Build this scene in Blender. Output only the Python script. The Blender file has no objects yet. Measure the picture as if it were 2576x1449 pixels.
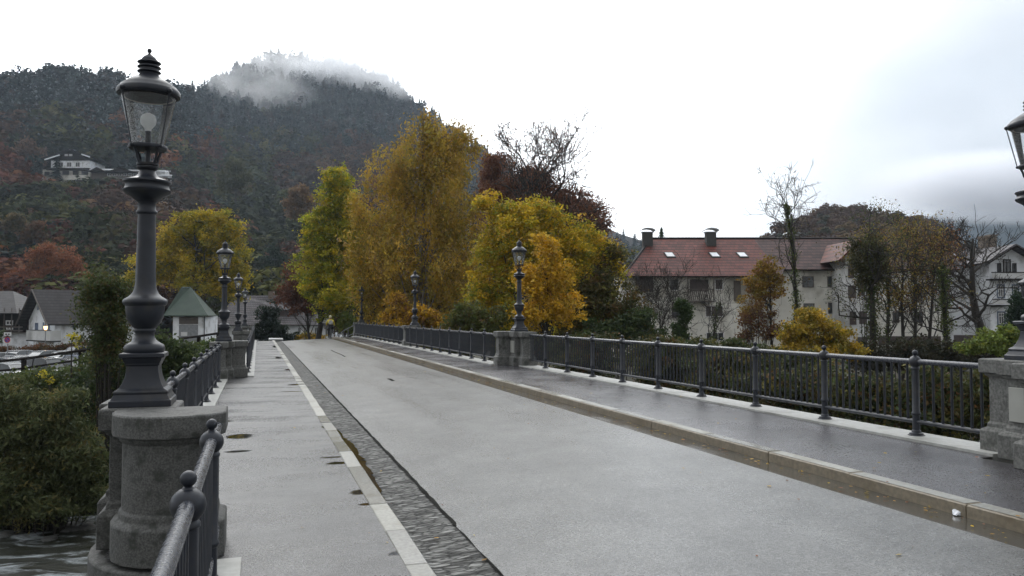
import bpy, math, random
import numpy as np
from mathutils import Vector, Matrix, noise as mnoise

# ------------------------------------------------------------------ camera, world, sun, exposure
SC = bpy.context.scene
COL = SC.collection
R = math.radians
EYE = 1.84
F = 1983.0                      # focal length in pixels of a 2576 px wide picture
PITCH = R(2.065)
TH = R(17.84)                   # direction of the bridge, left of the view direction
c_, s_ = math.cos(TH), math.sin(TH)

cam_d = bpy.data.cameras.new('camera')
cam = bpy.data.objects.new('camera', cam_d)
COL.objects.link(cam)
cam_d.sensor_width = 36.0
cam_d.lens = 36.0 * F / 2576.0
cam_d.clip_start = 0.05
cam_d.clip_end = 9000
cam.location = (0, 0, EYE)
cam.rotation_euler = (R(90) + PITCH, 0, 0)
SC.camera = cam

def pixdir(px, py):
    a = (px - 1288) / F; b = (724.5 - py) / F
    return Vector((a, math.cos(PITCH) - b * math.sin(PITCH), math.sin(PITCH) + b * math.cos(PITCH)))

SUN_EL, SUN_AZ = R(36), R(-24)   # azimuth from the view direction, left negative
world = bpy.data.worlds.new('World'); SC.world = world
world.use_nodes = True
nt = world.node_tree; nt.nodes.clear()
N = nt.nodes.new; L = nt.links.new
out = N('ShaderNodeOutputWorld'); bg = N('ShaderNodeBackground'); bg.inputs['Strength'].default_value = 0.1
sky = N('ShaderNodeTexSky'); sky.sky_type = 'NISHITA'; sky.sun_disc = False
sky.sun_elevation = SUN_EL; sky.sun_rotation = SUN_AZ
tc = N('ShaderNodeTexCoord')
mp = N('ShaderNodeMapping'); mp.inputs['Scale'].default_value = (1.3, 1.3, 3.0); mp.inputs['Location'].default_value = (0.3, 0.1, 0.0)
L(tc.outputs['Generated'], mp.inputs['Vector'])
n1 = N('ShaderNodeTexNoise'); n1.inputs['Scale'].default_value = 2.2; n1.inputs['Detail'].default_value = 5; n1.inputs['Roughness'].default_value = 0.45
L(mp.outputs['Vector'], n1.inputs['Vector'])
def wmath(op, a, b=None, c=None, clamp=False):
    m = N('ShaderNodeMath'); m.operation = op; m.use_clamp = clamp
    for i, v in enumerate((a, b, c)):
        if v is None: continue
        if isinstance(v, (int, float)): m.inputs[i].default_value = v
        else: L(v, m.inputs[i])
    return m.outputs[0]
def spot(px, py, inner, outer):
    "soft patch of cloud round a direction of the sky: 1 at the centre, 0 outside"
    d = N('ShaderNodeVectorMath'); d.operation = 'DOT_PRODUCT'
    L(tc.outputs['Generated'], d.inputs[0]); d.inputs[1].default_value = pixdir(px, py).normalized()
    mr = N('ShaderNodeMapRange'); mr.interpolation_type = 'SMOOTHSTEP'
    mr.inputs['From Min'].default_value = math.cos(R(outer)); mr.inputs['From Max'].default_value = math.cos(R(inner))
    L(d.outputs['Value'], mr.inputs['Value'])
    return mr.outputs['Result']
nz = wmath('SUBTRACT', n1.outputs['Fac'], 0.5)
g1 = spot(3300, 620, 4, 34)         # grey side of the sky, to the right
g2 = spot(2330, 395, 0, 13)          # darker patches in it
g3 = spot(2640, 470, 1, 11)
g4 = spot(2480, 150, 1, 14)
dark = wmath('MULTIPLY', g1, 0.25)
dark = wmath('MULTIPLY_ADD', g2, 0.09, dark)
dark = wmath('MULTIPLY_ADD', g3, 0.04, dark)
dark = wmath('MULTIPLY_ADD', g4, 0.0, dark)
dark = wmath('MULTIPLY_ADD', wmath('MULTIPLY', nz, 0.9), wmath('ADD', g1, 0.12), dark)
bright = wmath('SUBTRACT', 1.05, dark)
bright = wmath('MAXIMUM', bright, 0.3)
# thin cloud in front where the sun stands behind it, thick cloud overhead and behind
def lobe(el, az, inner, outer):
    d = N('ShaderNodeVectorMath'); d.operation = 'DOT_PRODUCT'; L(tc.outputs['Generated'], d.inputs[0])
    d.inputs[1].default_value = (math.sin(R(az)) * math.cos(R(el)), math.cos(R(az)) * math.cos(R(el)), math.sin(R(el)))
    m = N('ShaderNodeMapRange'); m.interpolation_type = 'SMOOTHSTEP'; m.inputs['From Min'].default_value = math.cos(R(outer)); m.inputs['From Max'].default_value = math.cos(R(inner))
    L(d.outputs['Value'], m.inputs['Value']); return m.outputs['Result']
front = wmath('MULTIPLY_ADD', lobe(15, -10, 48, 125), 0.50, 0.50)
glow = wmath('MULTIPLY', lobe(38, -16, 4, 46), 2.2)
cr = N('ShaderNodeMix'); cr.data_type = 'RGBA'
cr.inputs[6].default_value = (9.5, 9.8, 10.4, 1); cr.inputs[7].default_value = (13.5, 13.6, 13.6, 1)
mr = N('ShaderNodeMapRange'); mr.inputs['From Min'].default_value = 0.45; mr.inputs['From Max'].default_value = 1.0
L(bright, mr.inputs['Value']); L(mr.outputs['Result'], cr.inputs[0])
sc = N('ShaderNodeVectorMath'); sc.operation = 'SCALE'; L(cr.outputs[2], sc.inputs[0]); L(wmath('MULTIPLY', wmath('ADD', bright, glow), front), sc.inputs['Scale'])
mx = N('ShaderNodeMix'); mx.data_type = 'RGBA'; mx.inputs[0].default_value = 0.94
L(sky.outputs['Color'], mx.inputs[6]); L(sc.outputs['Vector'], mx.inputs[7])
L(mx.outputs[2], bg.inputs['Color']); L(bg.outputs['Background'], out.inputs['Surface'])

sun_d = bpy.data.lights.new('sun', 'SUN'); sun_d.energy = 0.5; sun_d.angle = R(18); sun_d.color = (1.0, 0.96, 0.9)
sun = bpy.data.objects.new('sun', sun_d); COL.objects.link(sun)
sdir = Vector((math.sin(SUN_AZ) * math.cos(SUN_EL), math.cos(SUN_AZ) * math.cos(SUN_EL), math.sin(SUN_EL)))
sun.rotation_euler = (-sdir).to_track_quat('-Z', 'Y').to_euler()

SC.view_settings.view_transform = 'Standard'
SC.view_settings.look = 'None'
SC.view_settings.exposure = 0.0
SC.view_settings.gamma = 1.0
SC.render.engine = 'CYCLES'
SC.cycles.use_denoising = True
SC.cycles.max_bounces = 8
SC.cycles.transparent_max_bounces = 16
SC.cycles.volume_bounces = 5
SC.cycles.volume_step_rate = 1.0
SC.cycles.volume_max_steps = 128

# ------------------------------------------------------------------ helpers
def W(px, py, Y):
    "world point seen at that place of the picture at depth Y"
    d = pixdir(px, py); k = Y / d.y
    return Vector((d.x * k, Y, EYE + d.z * k))

def B(u, t, z=0.0):
    "bridge coordinates: u across (right), t along, z up"
    return Vector((c_ * u - s_ * t, s_ * u + c_ * t, z))

def ut(X, Y):
    return c_ * X + s_ * Y, -s_ * X + c_ * Y

class MB:
    def __init__(s): s.v = []; s.f = []; s.uv = []
    def add(s, vs, fs):
        b = len(s.v); s.v.extend([tuple(v) for v in vs]); s.f.extend([tuple(b + i for i in f) for f in fs]); return s
    def box(s, x0, x1, y0, y1, z0, z1):
        return s.add([(x0,y0,z0),(x1,y0,z0),(x1,y1,z0),(x0,y1,z0),(x0,y0,z1),(x1,y0,z1),(x1,y1,z1),(x0,y1,z1)],
                     [(0,3,2,1),(4,5,6,7),(0,1,5,4),(1,2,6,5),(2,3,7,6),(3,0,4,7)])
    def prism(s, poly, z0, z1, z1s=None):
        n = len(poly)
        vs = [(p[0], p[1], z0) for p in poly] + [(p[0], p[1], z1) for p in poly]
        return s.add(vs, [tuple(range(n))[::-1], tuple(range(n, 2*n))] + [(i, (i+1) % n, n + (i+1) % n, n + i) for i in range(n)])
    def loft(s, rings, cap=True):
        n = len(rings[0]); b = []
        for r in rings: b.extend(r)
        fs = []
        for k in range(len(rings) - 1):
            for i in range(n):
                j = (i + 1) % n
                fs.append((k*n+i, k*n+j, (k+1)*n+j, (k+1)*n+i))
        if cap:
            fs.append(tuple(range(n))[::-1]); fs.append(tuple(range((len(rings)-1)*n, len(rings)*n)))
        return s.add(b, fs)
    def lathe(s, prof, n=20, cx=0, cy=0, a0=0.0, cap=True):
        return s.loft([[(cx + r*math.cos(a0 + 2*math.pi*i/n), cy + r*math.sin(a0 + 2*math.pi*i/n), z) for i in range(n)] for r, z in prof], cap)
    def square(s, prof, cx=0, cy=0):
        return s.lathe([(r * math.sqrt(2), z) for r, z in prof], 4, cx, cy, math.pi/4)
    def ball(s, c, r, n=14, m=8):
        return s.lathe([(max(1e-4, r*math.sin(math.pi*k/m)), c[2] - r*math.cos(math.pi*k/m)) for k in range(m+1)], n, c[0], c[1])
    def tube(s, pts, rad, n=8, cap=True):
        pts = [Vector(p) for p in pts]; rings = []
        for i, p in enumerate(pts):
            d = (pts[min(i+1, len(pts)-1)] - pts[max(i-1, 0)])
            if d.length < 1e-9: d = Vector((0,0,1))
            d.normalize()
            a = d.orthogonal().normalized() if i == 0 else (a - d * a.dot(d)).normalized()
            b = d.cross(a); r = rad[i] if isinstance(rad, (list, tuple)) else rad
            rings.append([tuple(p + (a*math.cos(2*math.pi*k/n) + b*math.sin(2*math.pi*k/n)) * r) for k in range(n)])
        return s.loft(rings, cap)
    def quad(s, a, b, c, d, uv=None):
        s.add([a, b, c, d], [(0,1,2,3)])
        return s
    def mesh(s, name, m, smooth=40):
        me = bpy.data.meshes.new(name); me.from_pydata(s.v, [], s.f); me.update()
        if m is not None: me.materials.append(m)
        if smooth:
            me.shade_smooth(); me.set_sharp_from_angle(angle=R(smooth))
        return me
    def build(s, name, m, parent=None, smooth=40, bevel=0):
        o = bpy.data.objects.new(name, s.mesh(name, m, smooth)); COL.objects.link(o)
        if parent: o.parent = parent
        if bevel:
            md = o.modifiers.new('bevel', 'BEVEL'); md.width = bevel; md.segments = 2; md.limit_method = 'ANGLE'
        return o

def tag(o, label=None, cat=None, group=None, kind=None):
    if label: o['label'] = label
    if cat: o['category'] = cat
    if group: o['group'] = group
    if kind: o['kind'] = kind
    return o

def thing(name, label, cat, loc=(0,0,0), rz=0.0, group=None):
    o = bpy.data.objects.new(name, None); COL.objects.link(o)
    o.location = loc; o.rotation_euler = (0, 0, rz); o.empty_display_size = 0.2
    return tag(o, label, cat, group)

def copy_tree(o, parent=None):
    n = o.copy(); COL.objects.link(n); n.parent = parent
    for ch in [x for x in o.children]: copy_tree(ch, n)
    return n

# ------------------------------------------------------------------ materials
def newmat(name):
    m = bpy.data.materials.new(name); m.use_nodes = True
    t = m.node_tree; t.nodes.clear()
    o = t.nodes.new('ShaderNodeOutputMaterial'); p = t.nodes.new('ShaderNodeBsdfPrincipled')
    t.links.new(p.outputs['BSDF'], o.inputs['Surface'])
    return m, t, p, o

def mat(name, a, b=None, rough=0.6, scale=4.0, detail=5, bump=0.0, bscale=40.0, metal=0.0, stretch=(1,1,1), rvar=0.0, spec=0.5, lo=0.35, hi=0.65, bdist=0.01, coat=0.0, c=None, cscale=1.0):
    m, t, p, o = newmat(name); n = t.nodes.new; l = t.links.new
    tcn = n('ShaderNodeTexCoord'); mpn = n('ShaderNodeMapping'); mpn.inputs['Scale'].default_value = stretch
    l(tcn.outputs['Object'], mpn.inputs['Vector'])
    p.inputs['Roughness'].default_value = rough; p.inputs['Metallic'].default_value = metal
    p.inputs['Specular IOR Level'].default_value = spec; p.inputs['Coat Weight'].default_value = coat
    if b is None: b = tuple(x * 0.8 for x in a)
    nn = n('ShaderNodeTexNoise'); nn.inputs['Scale'].default_value = scale; nn.inputs['Detail'].default_value = detail
    l(mpn.outputs['Vector'], nn.inputs['Vector'])
    r = n('ShaderNodeMapRange'); r.inputs['From Min'].default_value = lo; r.inputs['From Max'].default_value = hi
    l(nn.outputs['Fac'], r.inputs['Value'])
    mxn = n('ShaderNodeMix'); mxn.data_type = 'RGBA'
    mxn.inputs[6].default_value = (*a, 1); mxn.inputs[7].default_value = (*b, 1)
    l(r.outputs['Result'], mxn.inputs[0]); last = mxn.outputs[2]
    if c is not None:
        n2 = n('ShaderNodeTexNoise'); n2.inputs['Scale'].default_value = cscale; n2.inputs['Detail'].default_value = 6
        l(mpn.outputs['Vector'], n2.inputs['Vector'])
        r2 = n('ShaderNodeMapRange'); r2.inputs['From Min'].default_value = 0.52; r2.inputs['From Max'].default_value = 0.68
        l(n2.outputs['Fac'], r2.inputs['Value'])
        m2 = n('ShaderNodeMix'); m2.data_type = 'RGBA'; m2.inputs[7].default_value = (*c, 1)
        l(r2.outputs['Result'], m2.inputs[0]); l(last, m2.inputs[6]); last = m2.outputs[2]
    l(last, p.inputs['Base Color'])
    if rvar:
        r3 = n('ShaderNodeMapRange'); r3.inputs['To Min'].default_value = max(0.02, rough - rvar); r3.inputs['To Max'].default_value = rough + rvar
        r3.inputs['From Min'].default_value = 0.3; r3.inputs['From Max'].default_value = 0.7
        l(nn.outputs['Fac'], r3.inputs['Value']); l(r3.outputs['Result'], p.inputs['Roughness'])
    if bump:
        nb = n('ShaderNodeTexNoise'); nb.inputs['Scale'].default_value = bscale; nb.inputs['Detail'].default_value = 4
        l(tcn.outputs['Object'], nb.inputs['Vector'])
        bn = n('ShaderNodeBump'); bn.inputs['Strength'].default_value = bump; bn.inputs['Distance'].default_value = bdist
        l(nb.outputs['Fac'], bn.inputs['Height']); l(bn.outputs['Normal'], p.inputs['Normal'])
    return m

M = {}
M['iron'] = mat('grey iron paint', (0.019,0.022,0.031), (0.015,0.018,0.025), rough=0.40, spec=0.4, c=(0.034,0.033,0.034), cscale=6, scale=9, bump=0.12, bscale=160, rvar=0.08, bdist=0.003)
M['iron_wet'] = mat('wet grey iron paint', (0.034,0.038,0.050), (0.025,0.028,0.038), rough=0.28, scale=30, bump=0.5, bscale=90, rvar=0.12, bdist=0.004)
M['stone'] = mat('pier granite', (0.175,0.175,0.165), (0.085,0.085,0.08), rough=0.8, scale=32, bump=0.8, bscale=90, c=(0.055,0.058,0.05), cscale=5.0, bdist=0.004)
M['stone_dark'] = mat('weathered pier granite', (0.125,0.125,0.118), (0.052,0.052,0.05), rough=0.75, scale=75, bump=1.0, bscale=60, c=(0.035,0.037,0.032), cscale=11.0, bdist=0.004)
M['strip'] = mat('pale concrete', (0.42,0.42,0.40), (0.33,0.33,0.31), rough=0.55, scale=14, bump=0.2, bscale=80, c=(0.25,0.25,0.23), cscale=2.0, bdist=0.003)
M['white_plate'] = mat('grey plate', (0.36,0.36,0.33), (0.32,0.32,0.29), rough=0.5)
M['bulb'] = mat('frosted bulb', (0.9,0.9,0.89), (0.86,0.86,0.86), rough=0.35)
_t = M['bulb'].node_tree; _tr = _t.nodes.new('ShaderNodeBsdfTranslucent'); _tr.inputs['Color'].default_value = (0.95,0.95,0.94,1); _ms = _t.nodes.new('ShaderNodeMixShader'); _ms.inputs[0].default_value = 0.6
_p = [x for x in _t.nodes if x.type == 'BSDF_PRINCIPLED'][0]; _o = [x for x in _t.nodes if x.type == 'OUTPUT_MATERIAL'][0]
_t.links.new(_p.outputs[0], _ms.inputs[1]); _t.links.new(_tr.outputs[0], _ms.inputs[2]); _t.links.new(_ms.outputs[0], _o.inputs['Surface'])
M['reflector'] = mat('enamel reflector', (0.75,0.7,0.62), (0.6,0.52,0.45), rough=0.3, scale=8)
M['wall_white'] = mat('white render', (0.84,0.86,0.89), (0.74,0.76,0.79), rough=0.9, scale=1.2, c=(0.42,0.42,0.41), cscale=0.6)
M['wall_cream'] = mat('cream render', (0.74,0.72,0.66), (0.62,0.60,0.54), rough=0.9, scale=0.5, c=(0.36,0.34,0.29), cscale=0.35)
M['wall_grey'] = mat('grey render', (0.62,0.62,0.62), (0.52,0.52,0.51), rough=0.9, scale=0.7, c=(0.33,0.33,0.32), cscale=0.4)
M['wood_dark'] = mat('dark wood', (0.018,0.014,0.012), (0.010,0.008,0.007), spec=0.15, rough=0.85, scale=3, stretch=(1,1,8))
M['wood_grey'] = mat('grey brown wood', (0.12,0.10,0.085), (0.08,0.068,0.058), rough=0.7, scale=3)
M['shutter'] = mat('brown shutter', (0.075,0.055,0.05), (0.055,0.04,0.038), rough=0.6)
M['shutter_blue'] = mat('blue grey shutter', (0.14,0.18,0.26), (0.11,0.14,0.2), rough=0.6)
M['frame_white'] = mat('white frame', (0.7,0.7,0.7), (0.62,0.62,0.62), rough=0.5)
M['glass_dark'] = mat('window glass', (0.03,0.035,0.04), (0.05,0.055,0.06), rough=0.08, scale=0.7, spec=0.8)
M['snow'] = mat('wet snow', (0.85,0.87,0.9), (0.75,0.78,0.82), rough=0.4)
M['metal_pale'] = mat('zinc sheet', (0.45,0.46,0.47), (0.33,0.34,0.35), rough=0.35, metal=0.6)
M['chimney'] = mat('chimney slate', (0.06,0.06,0.058), (0.045,0.045,0.043), rough=0.7)
M['chimney_tan'] = mat('chimney brick', (0.20,0.16,0.12), (0.14,0.11,0.09), rough=0.8)
M['bark'] = mat('bark', (0.040,0.034,0.028), (0.022,0.019,0.016), rough=0.9, scale=8, bump=0.5, bscale=20, stretch=(1,1,0.3))
M['bark_pale'] = mat('pale bark', (0.22,0.20,0.17), (0.09,0.08,0.07), rough=0.9, scale=5, stretch=(1,1,0.6))
M['earth'] = mat('earth', (0.040,0.036,0.024), (0.025,0.028,0.014), rough=0.95, scale=0.6, bump=0.6, bscale=3, c=(0.05,0.035,0.02), cscale=0.2, bdist=0.1)
M['hillsoil'] = mat('forest floor', (0.022,0.024,0.018), (0.030,0.024,0.020), rough=1.0, scale=0.02, spec=0.1)
M['sign_white'] = mat('sign enamel', (0.7,0.7,0.7), (0.62,0.62,0.62), rough=0.4)
M['sign_red'] = mat('sign red', (0.5,0.03,0.03), rough=0.4)
M['sign_blue'] = mat('sign blue', (0.03,0.06,0.3), rough=0.4)
M['black'] = mat('black', (0.012,0.012,0.013), rough=0.5)
M['steel'] = mat('galvanised steel', (0.28,0.29,0.3), (0.2,0.21,0.22), rough=0.45, metal=0.5)
M['plastic'] = mat('crumpled film', (0.65,0.68,0.72), (0.5,0.52,0.56), rough=0.15, spec=0.8)

def leafmat(name, trans=0.3, rough=0.6, spec=0.3):
    m, t, p, o = newmat(name); n = t.nodes.new; l = t.links.new
    a = n('ShaderNodeVertexColor'); a.layer_name = 'Col'
    l(a.outputs['Color'], p.inputs['Base Color']); p.inputs['Roughness'].default_value = rough
    p.inputs['Specular IOR Level'].default_value = spec
    if trans:
        tr = n('ShaderNodeBsdfTranslucent'); l(a.outputs['Color'], tr.inputs['Color'])
        ms = n('ShaderNodeMixShader'); ms.inputs[0].default_value = trans
        l(p.outputs['BSDF'], ms.inputs[1]); l(tr.outputs['BSDF'], ms.inputs[2]); l(ms.outputs[0], o.inputs['Surface'])
    return m
M['leaf'] = leafmat('leaves', 0.35)
M['needle'] = leafmat('needles', 0.0, 0.9, 0.08)
M['far_leaf'] = leafmat('woodland leaves', 0.15, 0.9, 0.08)

def m_glass():
    m, t, p, o = newmat('lantern glass'); n = t.nodes.new; l = t.links.new
    t.nodes.remove(p)
    tr = n('ShaderNodeBsdfTransparent'); tr.inputs['Color'].default_value = (0.93,0.94,0.94,1)
    gl = n('ShaderNodeBsdfGlossy'); gl.inputs['Roughness'].default_value = 0.04
    df = n('ShaderNodeBsdfTranslucent'); df.inputs['Color'].default_value = (0.85,0.88,0.9,1)
    fr = n('ShaderNodeFresnel'); fr.inputs['IOR'].default_value = 1.5
    m1 = n('ShaderNodeMixShader'); l(fr.outputs[0], m1.inputs[0]); l(tr.outputs[0], m1.inputs[1]); l(gl.outputs[0], m1.inputs[2])
    tcn = n('ShaderNodeTexCoord'); vo = n('ShaderNodeTexVoronoi'); vo.inputs['Scale'].default_value = 110
    l(tcn.outputs['Object'], vo.inputs['Vector'])
    no = n('ShaderNodeTexNoise'); no.inputs['Scale'].default_value = 5; l(tcn.outputs['Object'], no.inputs['Vector'])
    sx = n('ShaderNodeSeparateXYZ'); l(tcn.outputs['Object'], sx.inputs[0])
    mrx = n('ShaderNodeMapRange'); mrx.inputs['From Min'].default_value = 0.02; mrx.inputs['From Max'].default_value = -0.14
    l(sx.outputs['X'], mrx.inputs['Value'])
    mrd = n('ShaderNodeMapRange'); mrd.inputs['From Min'].default_value = 0.42; mrd.inputs['From Max'].default_value = 0.25
    l(vo.outputs['Distance'], mrd.inputs['Value'])
    mu = n('ShaderNodeMath'); mu.operation = 'MULTIPLY'; l(mrx.outputs[0], mu.inputs[0]); l(mrd.outputs[0], mu.inputs[1])
    mu2 = n('ShaderNodeMath'); mu2.operation = 'MULTIPLY_ADD'; l(mu.outputs[0], mu2.inputs[0]); mu2.inputs[1].default_value = 0.5; mu2.inputs[2].default_value = 0.03
    m2 = n('ShaderNodeMixShader'); l(mu2.outputs[0], m2.inputs[0]); l(m1.outputs[0], m2.inputs[1]); l(df.outputs[0], m2.inputs[2])
    bn = n('ShaderNodeBump'); bn.inputs['Strength'].default_value = 0.5; bn.inputs['Distance'].default_value = 0.003
    l(vo.outputs['Distance'], bn.inputs['Height']); l(bn.outputs[0], gl.inputs['Normal'])
    l(m2.outputs[0], o.inputs['Surface'])
    return m
M['glass'] = m_glass()

def m_tiles(name, a, b, row=0.35, col=0.28, rough=0.6, mortar=(0.03,0.02,0.02)):
    "roof tiles laid out on the roof's own uv (metres)"
    m, t, p, o = newmat(name); n = t.nodes.new; l = t.links.new
    uv = n('ShaderNodeUVMap'); br = n('ShaderNodeTexBrick')
    br.inputs['Scale'].default_value = 1.0; br.inputs['Brick Width'].default_value = col; br.inputs['Row Height'].default_value = row
    br.inputs['Mortar Size'].default_value = 0.02; br.inputs['Mortar Smooth'].default_value = 0.5; br.inputs['Bias'].default_value = 0.0
    br.inputs['Color1'].default_value = (*a, 1); br.inputs['Color2'].default_value = (*b, 1); br.inputs['Mortar'].default_value = (*mortar, 1)
    l(uv.outputs[0], br.inputs['Vector'])
    no = n('ShaderNodeTexNoise'); no.inputs['Scale'].default_value = 0.5; no.inputs['Detail'].default_value = 5; l(uv.outputs[0], no.inputs['Vector'])
    mr_ = n('ShaderNodeMapRange'); mr_.inputs['From Min'].default_value = 0.3; mr_.inputs['From Max'].default_value = 0.7; mr_.inputs['To Min'].default_value = 0.7; mr_.inputs['To Max'].default_value = 1.15
    l(no.outputs['Fac'], mr_.inputs['Value'])
    vm = n('ShaderNodeVectorMath'); vm.operation = 'SCALE'; l(br.outputs['Color'], vm.inputs[0]); l(mr_.outputs[0], vm.inputs['Scale'])
    p.inputs['Roughness'].default_value = max(rough, 0.6); p.inputs['Specular IOR Level'].default_value = 0.25
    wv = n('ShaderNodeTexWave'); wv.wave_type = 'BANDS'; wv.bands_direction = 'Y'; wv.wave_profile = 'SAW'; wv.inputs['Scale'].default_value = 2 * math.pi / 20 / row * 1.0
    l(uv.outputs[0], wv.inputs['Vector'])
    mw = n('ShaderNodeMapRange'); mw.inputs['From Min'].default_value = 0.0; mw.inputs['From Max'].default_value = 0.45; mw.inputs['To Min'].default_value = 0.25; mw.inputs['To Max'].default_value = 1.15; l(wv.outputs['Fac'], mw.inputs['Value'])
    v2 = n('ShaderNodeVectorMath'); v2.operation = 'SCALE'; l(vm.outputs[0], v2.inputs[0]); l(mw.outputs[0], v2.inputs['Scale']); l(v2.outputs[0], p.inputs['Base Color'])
    bn = n('ShaderNodeBump'); bn.inputs['Strength'].default_value = 0.6; bn.inputs['Distance'].default_value = 0.06
    l(wv.outputs['Fac'], bn.inputs['Height']); l(bn.outputs[0], p.inputs['Normal'])
    return m
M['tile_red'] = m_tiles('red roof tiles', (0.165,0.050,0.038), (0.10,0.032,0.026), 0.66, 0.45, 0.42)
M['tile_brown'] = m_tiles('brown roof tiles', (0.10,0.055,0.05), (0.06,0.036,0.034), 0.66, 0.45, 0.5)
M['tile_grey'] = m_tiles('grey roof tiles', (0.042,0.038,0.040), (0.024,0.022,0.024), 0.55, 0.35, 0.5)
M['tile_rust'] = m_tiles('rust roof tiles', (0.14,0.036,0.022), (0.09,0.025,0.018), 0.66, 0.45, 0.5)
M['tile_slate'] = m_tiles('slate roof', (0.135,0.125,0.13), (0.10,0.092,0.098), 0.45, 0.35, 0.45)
M['sheet_green'] = mat('green roof sheet', (0.045,0.072,0.052), (0.034,0.056,0.042), rough=0.65, scale=1.5)

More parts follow.
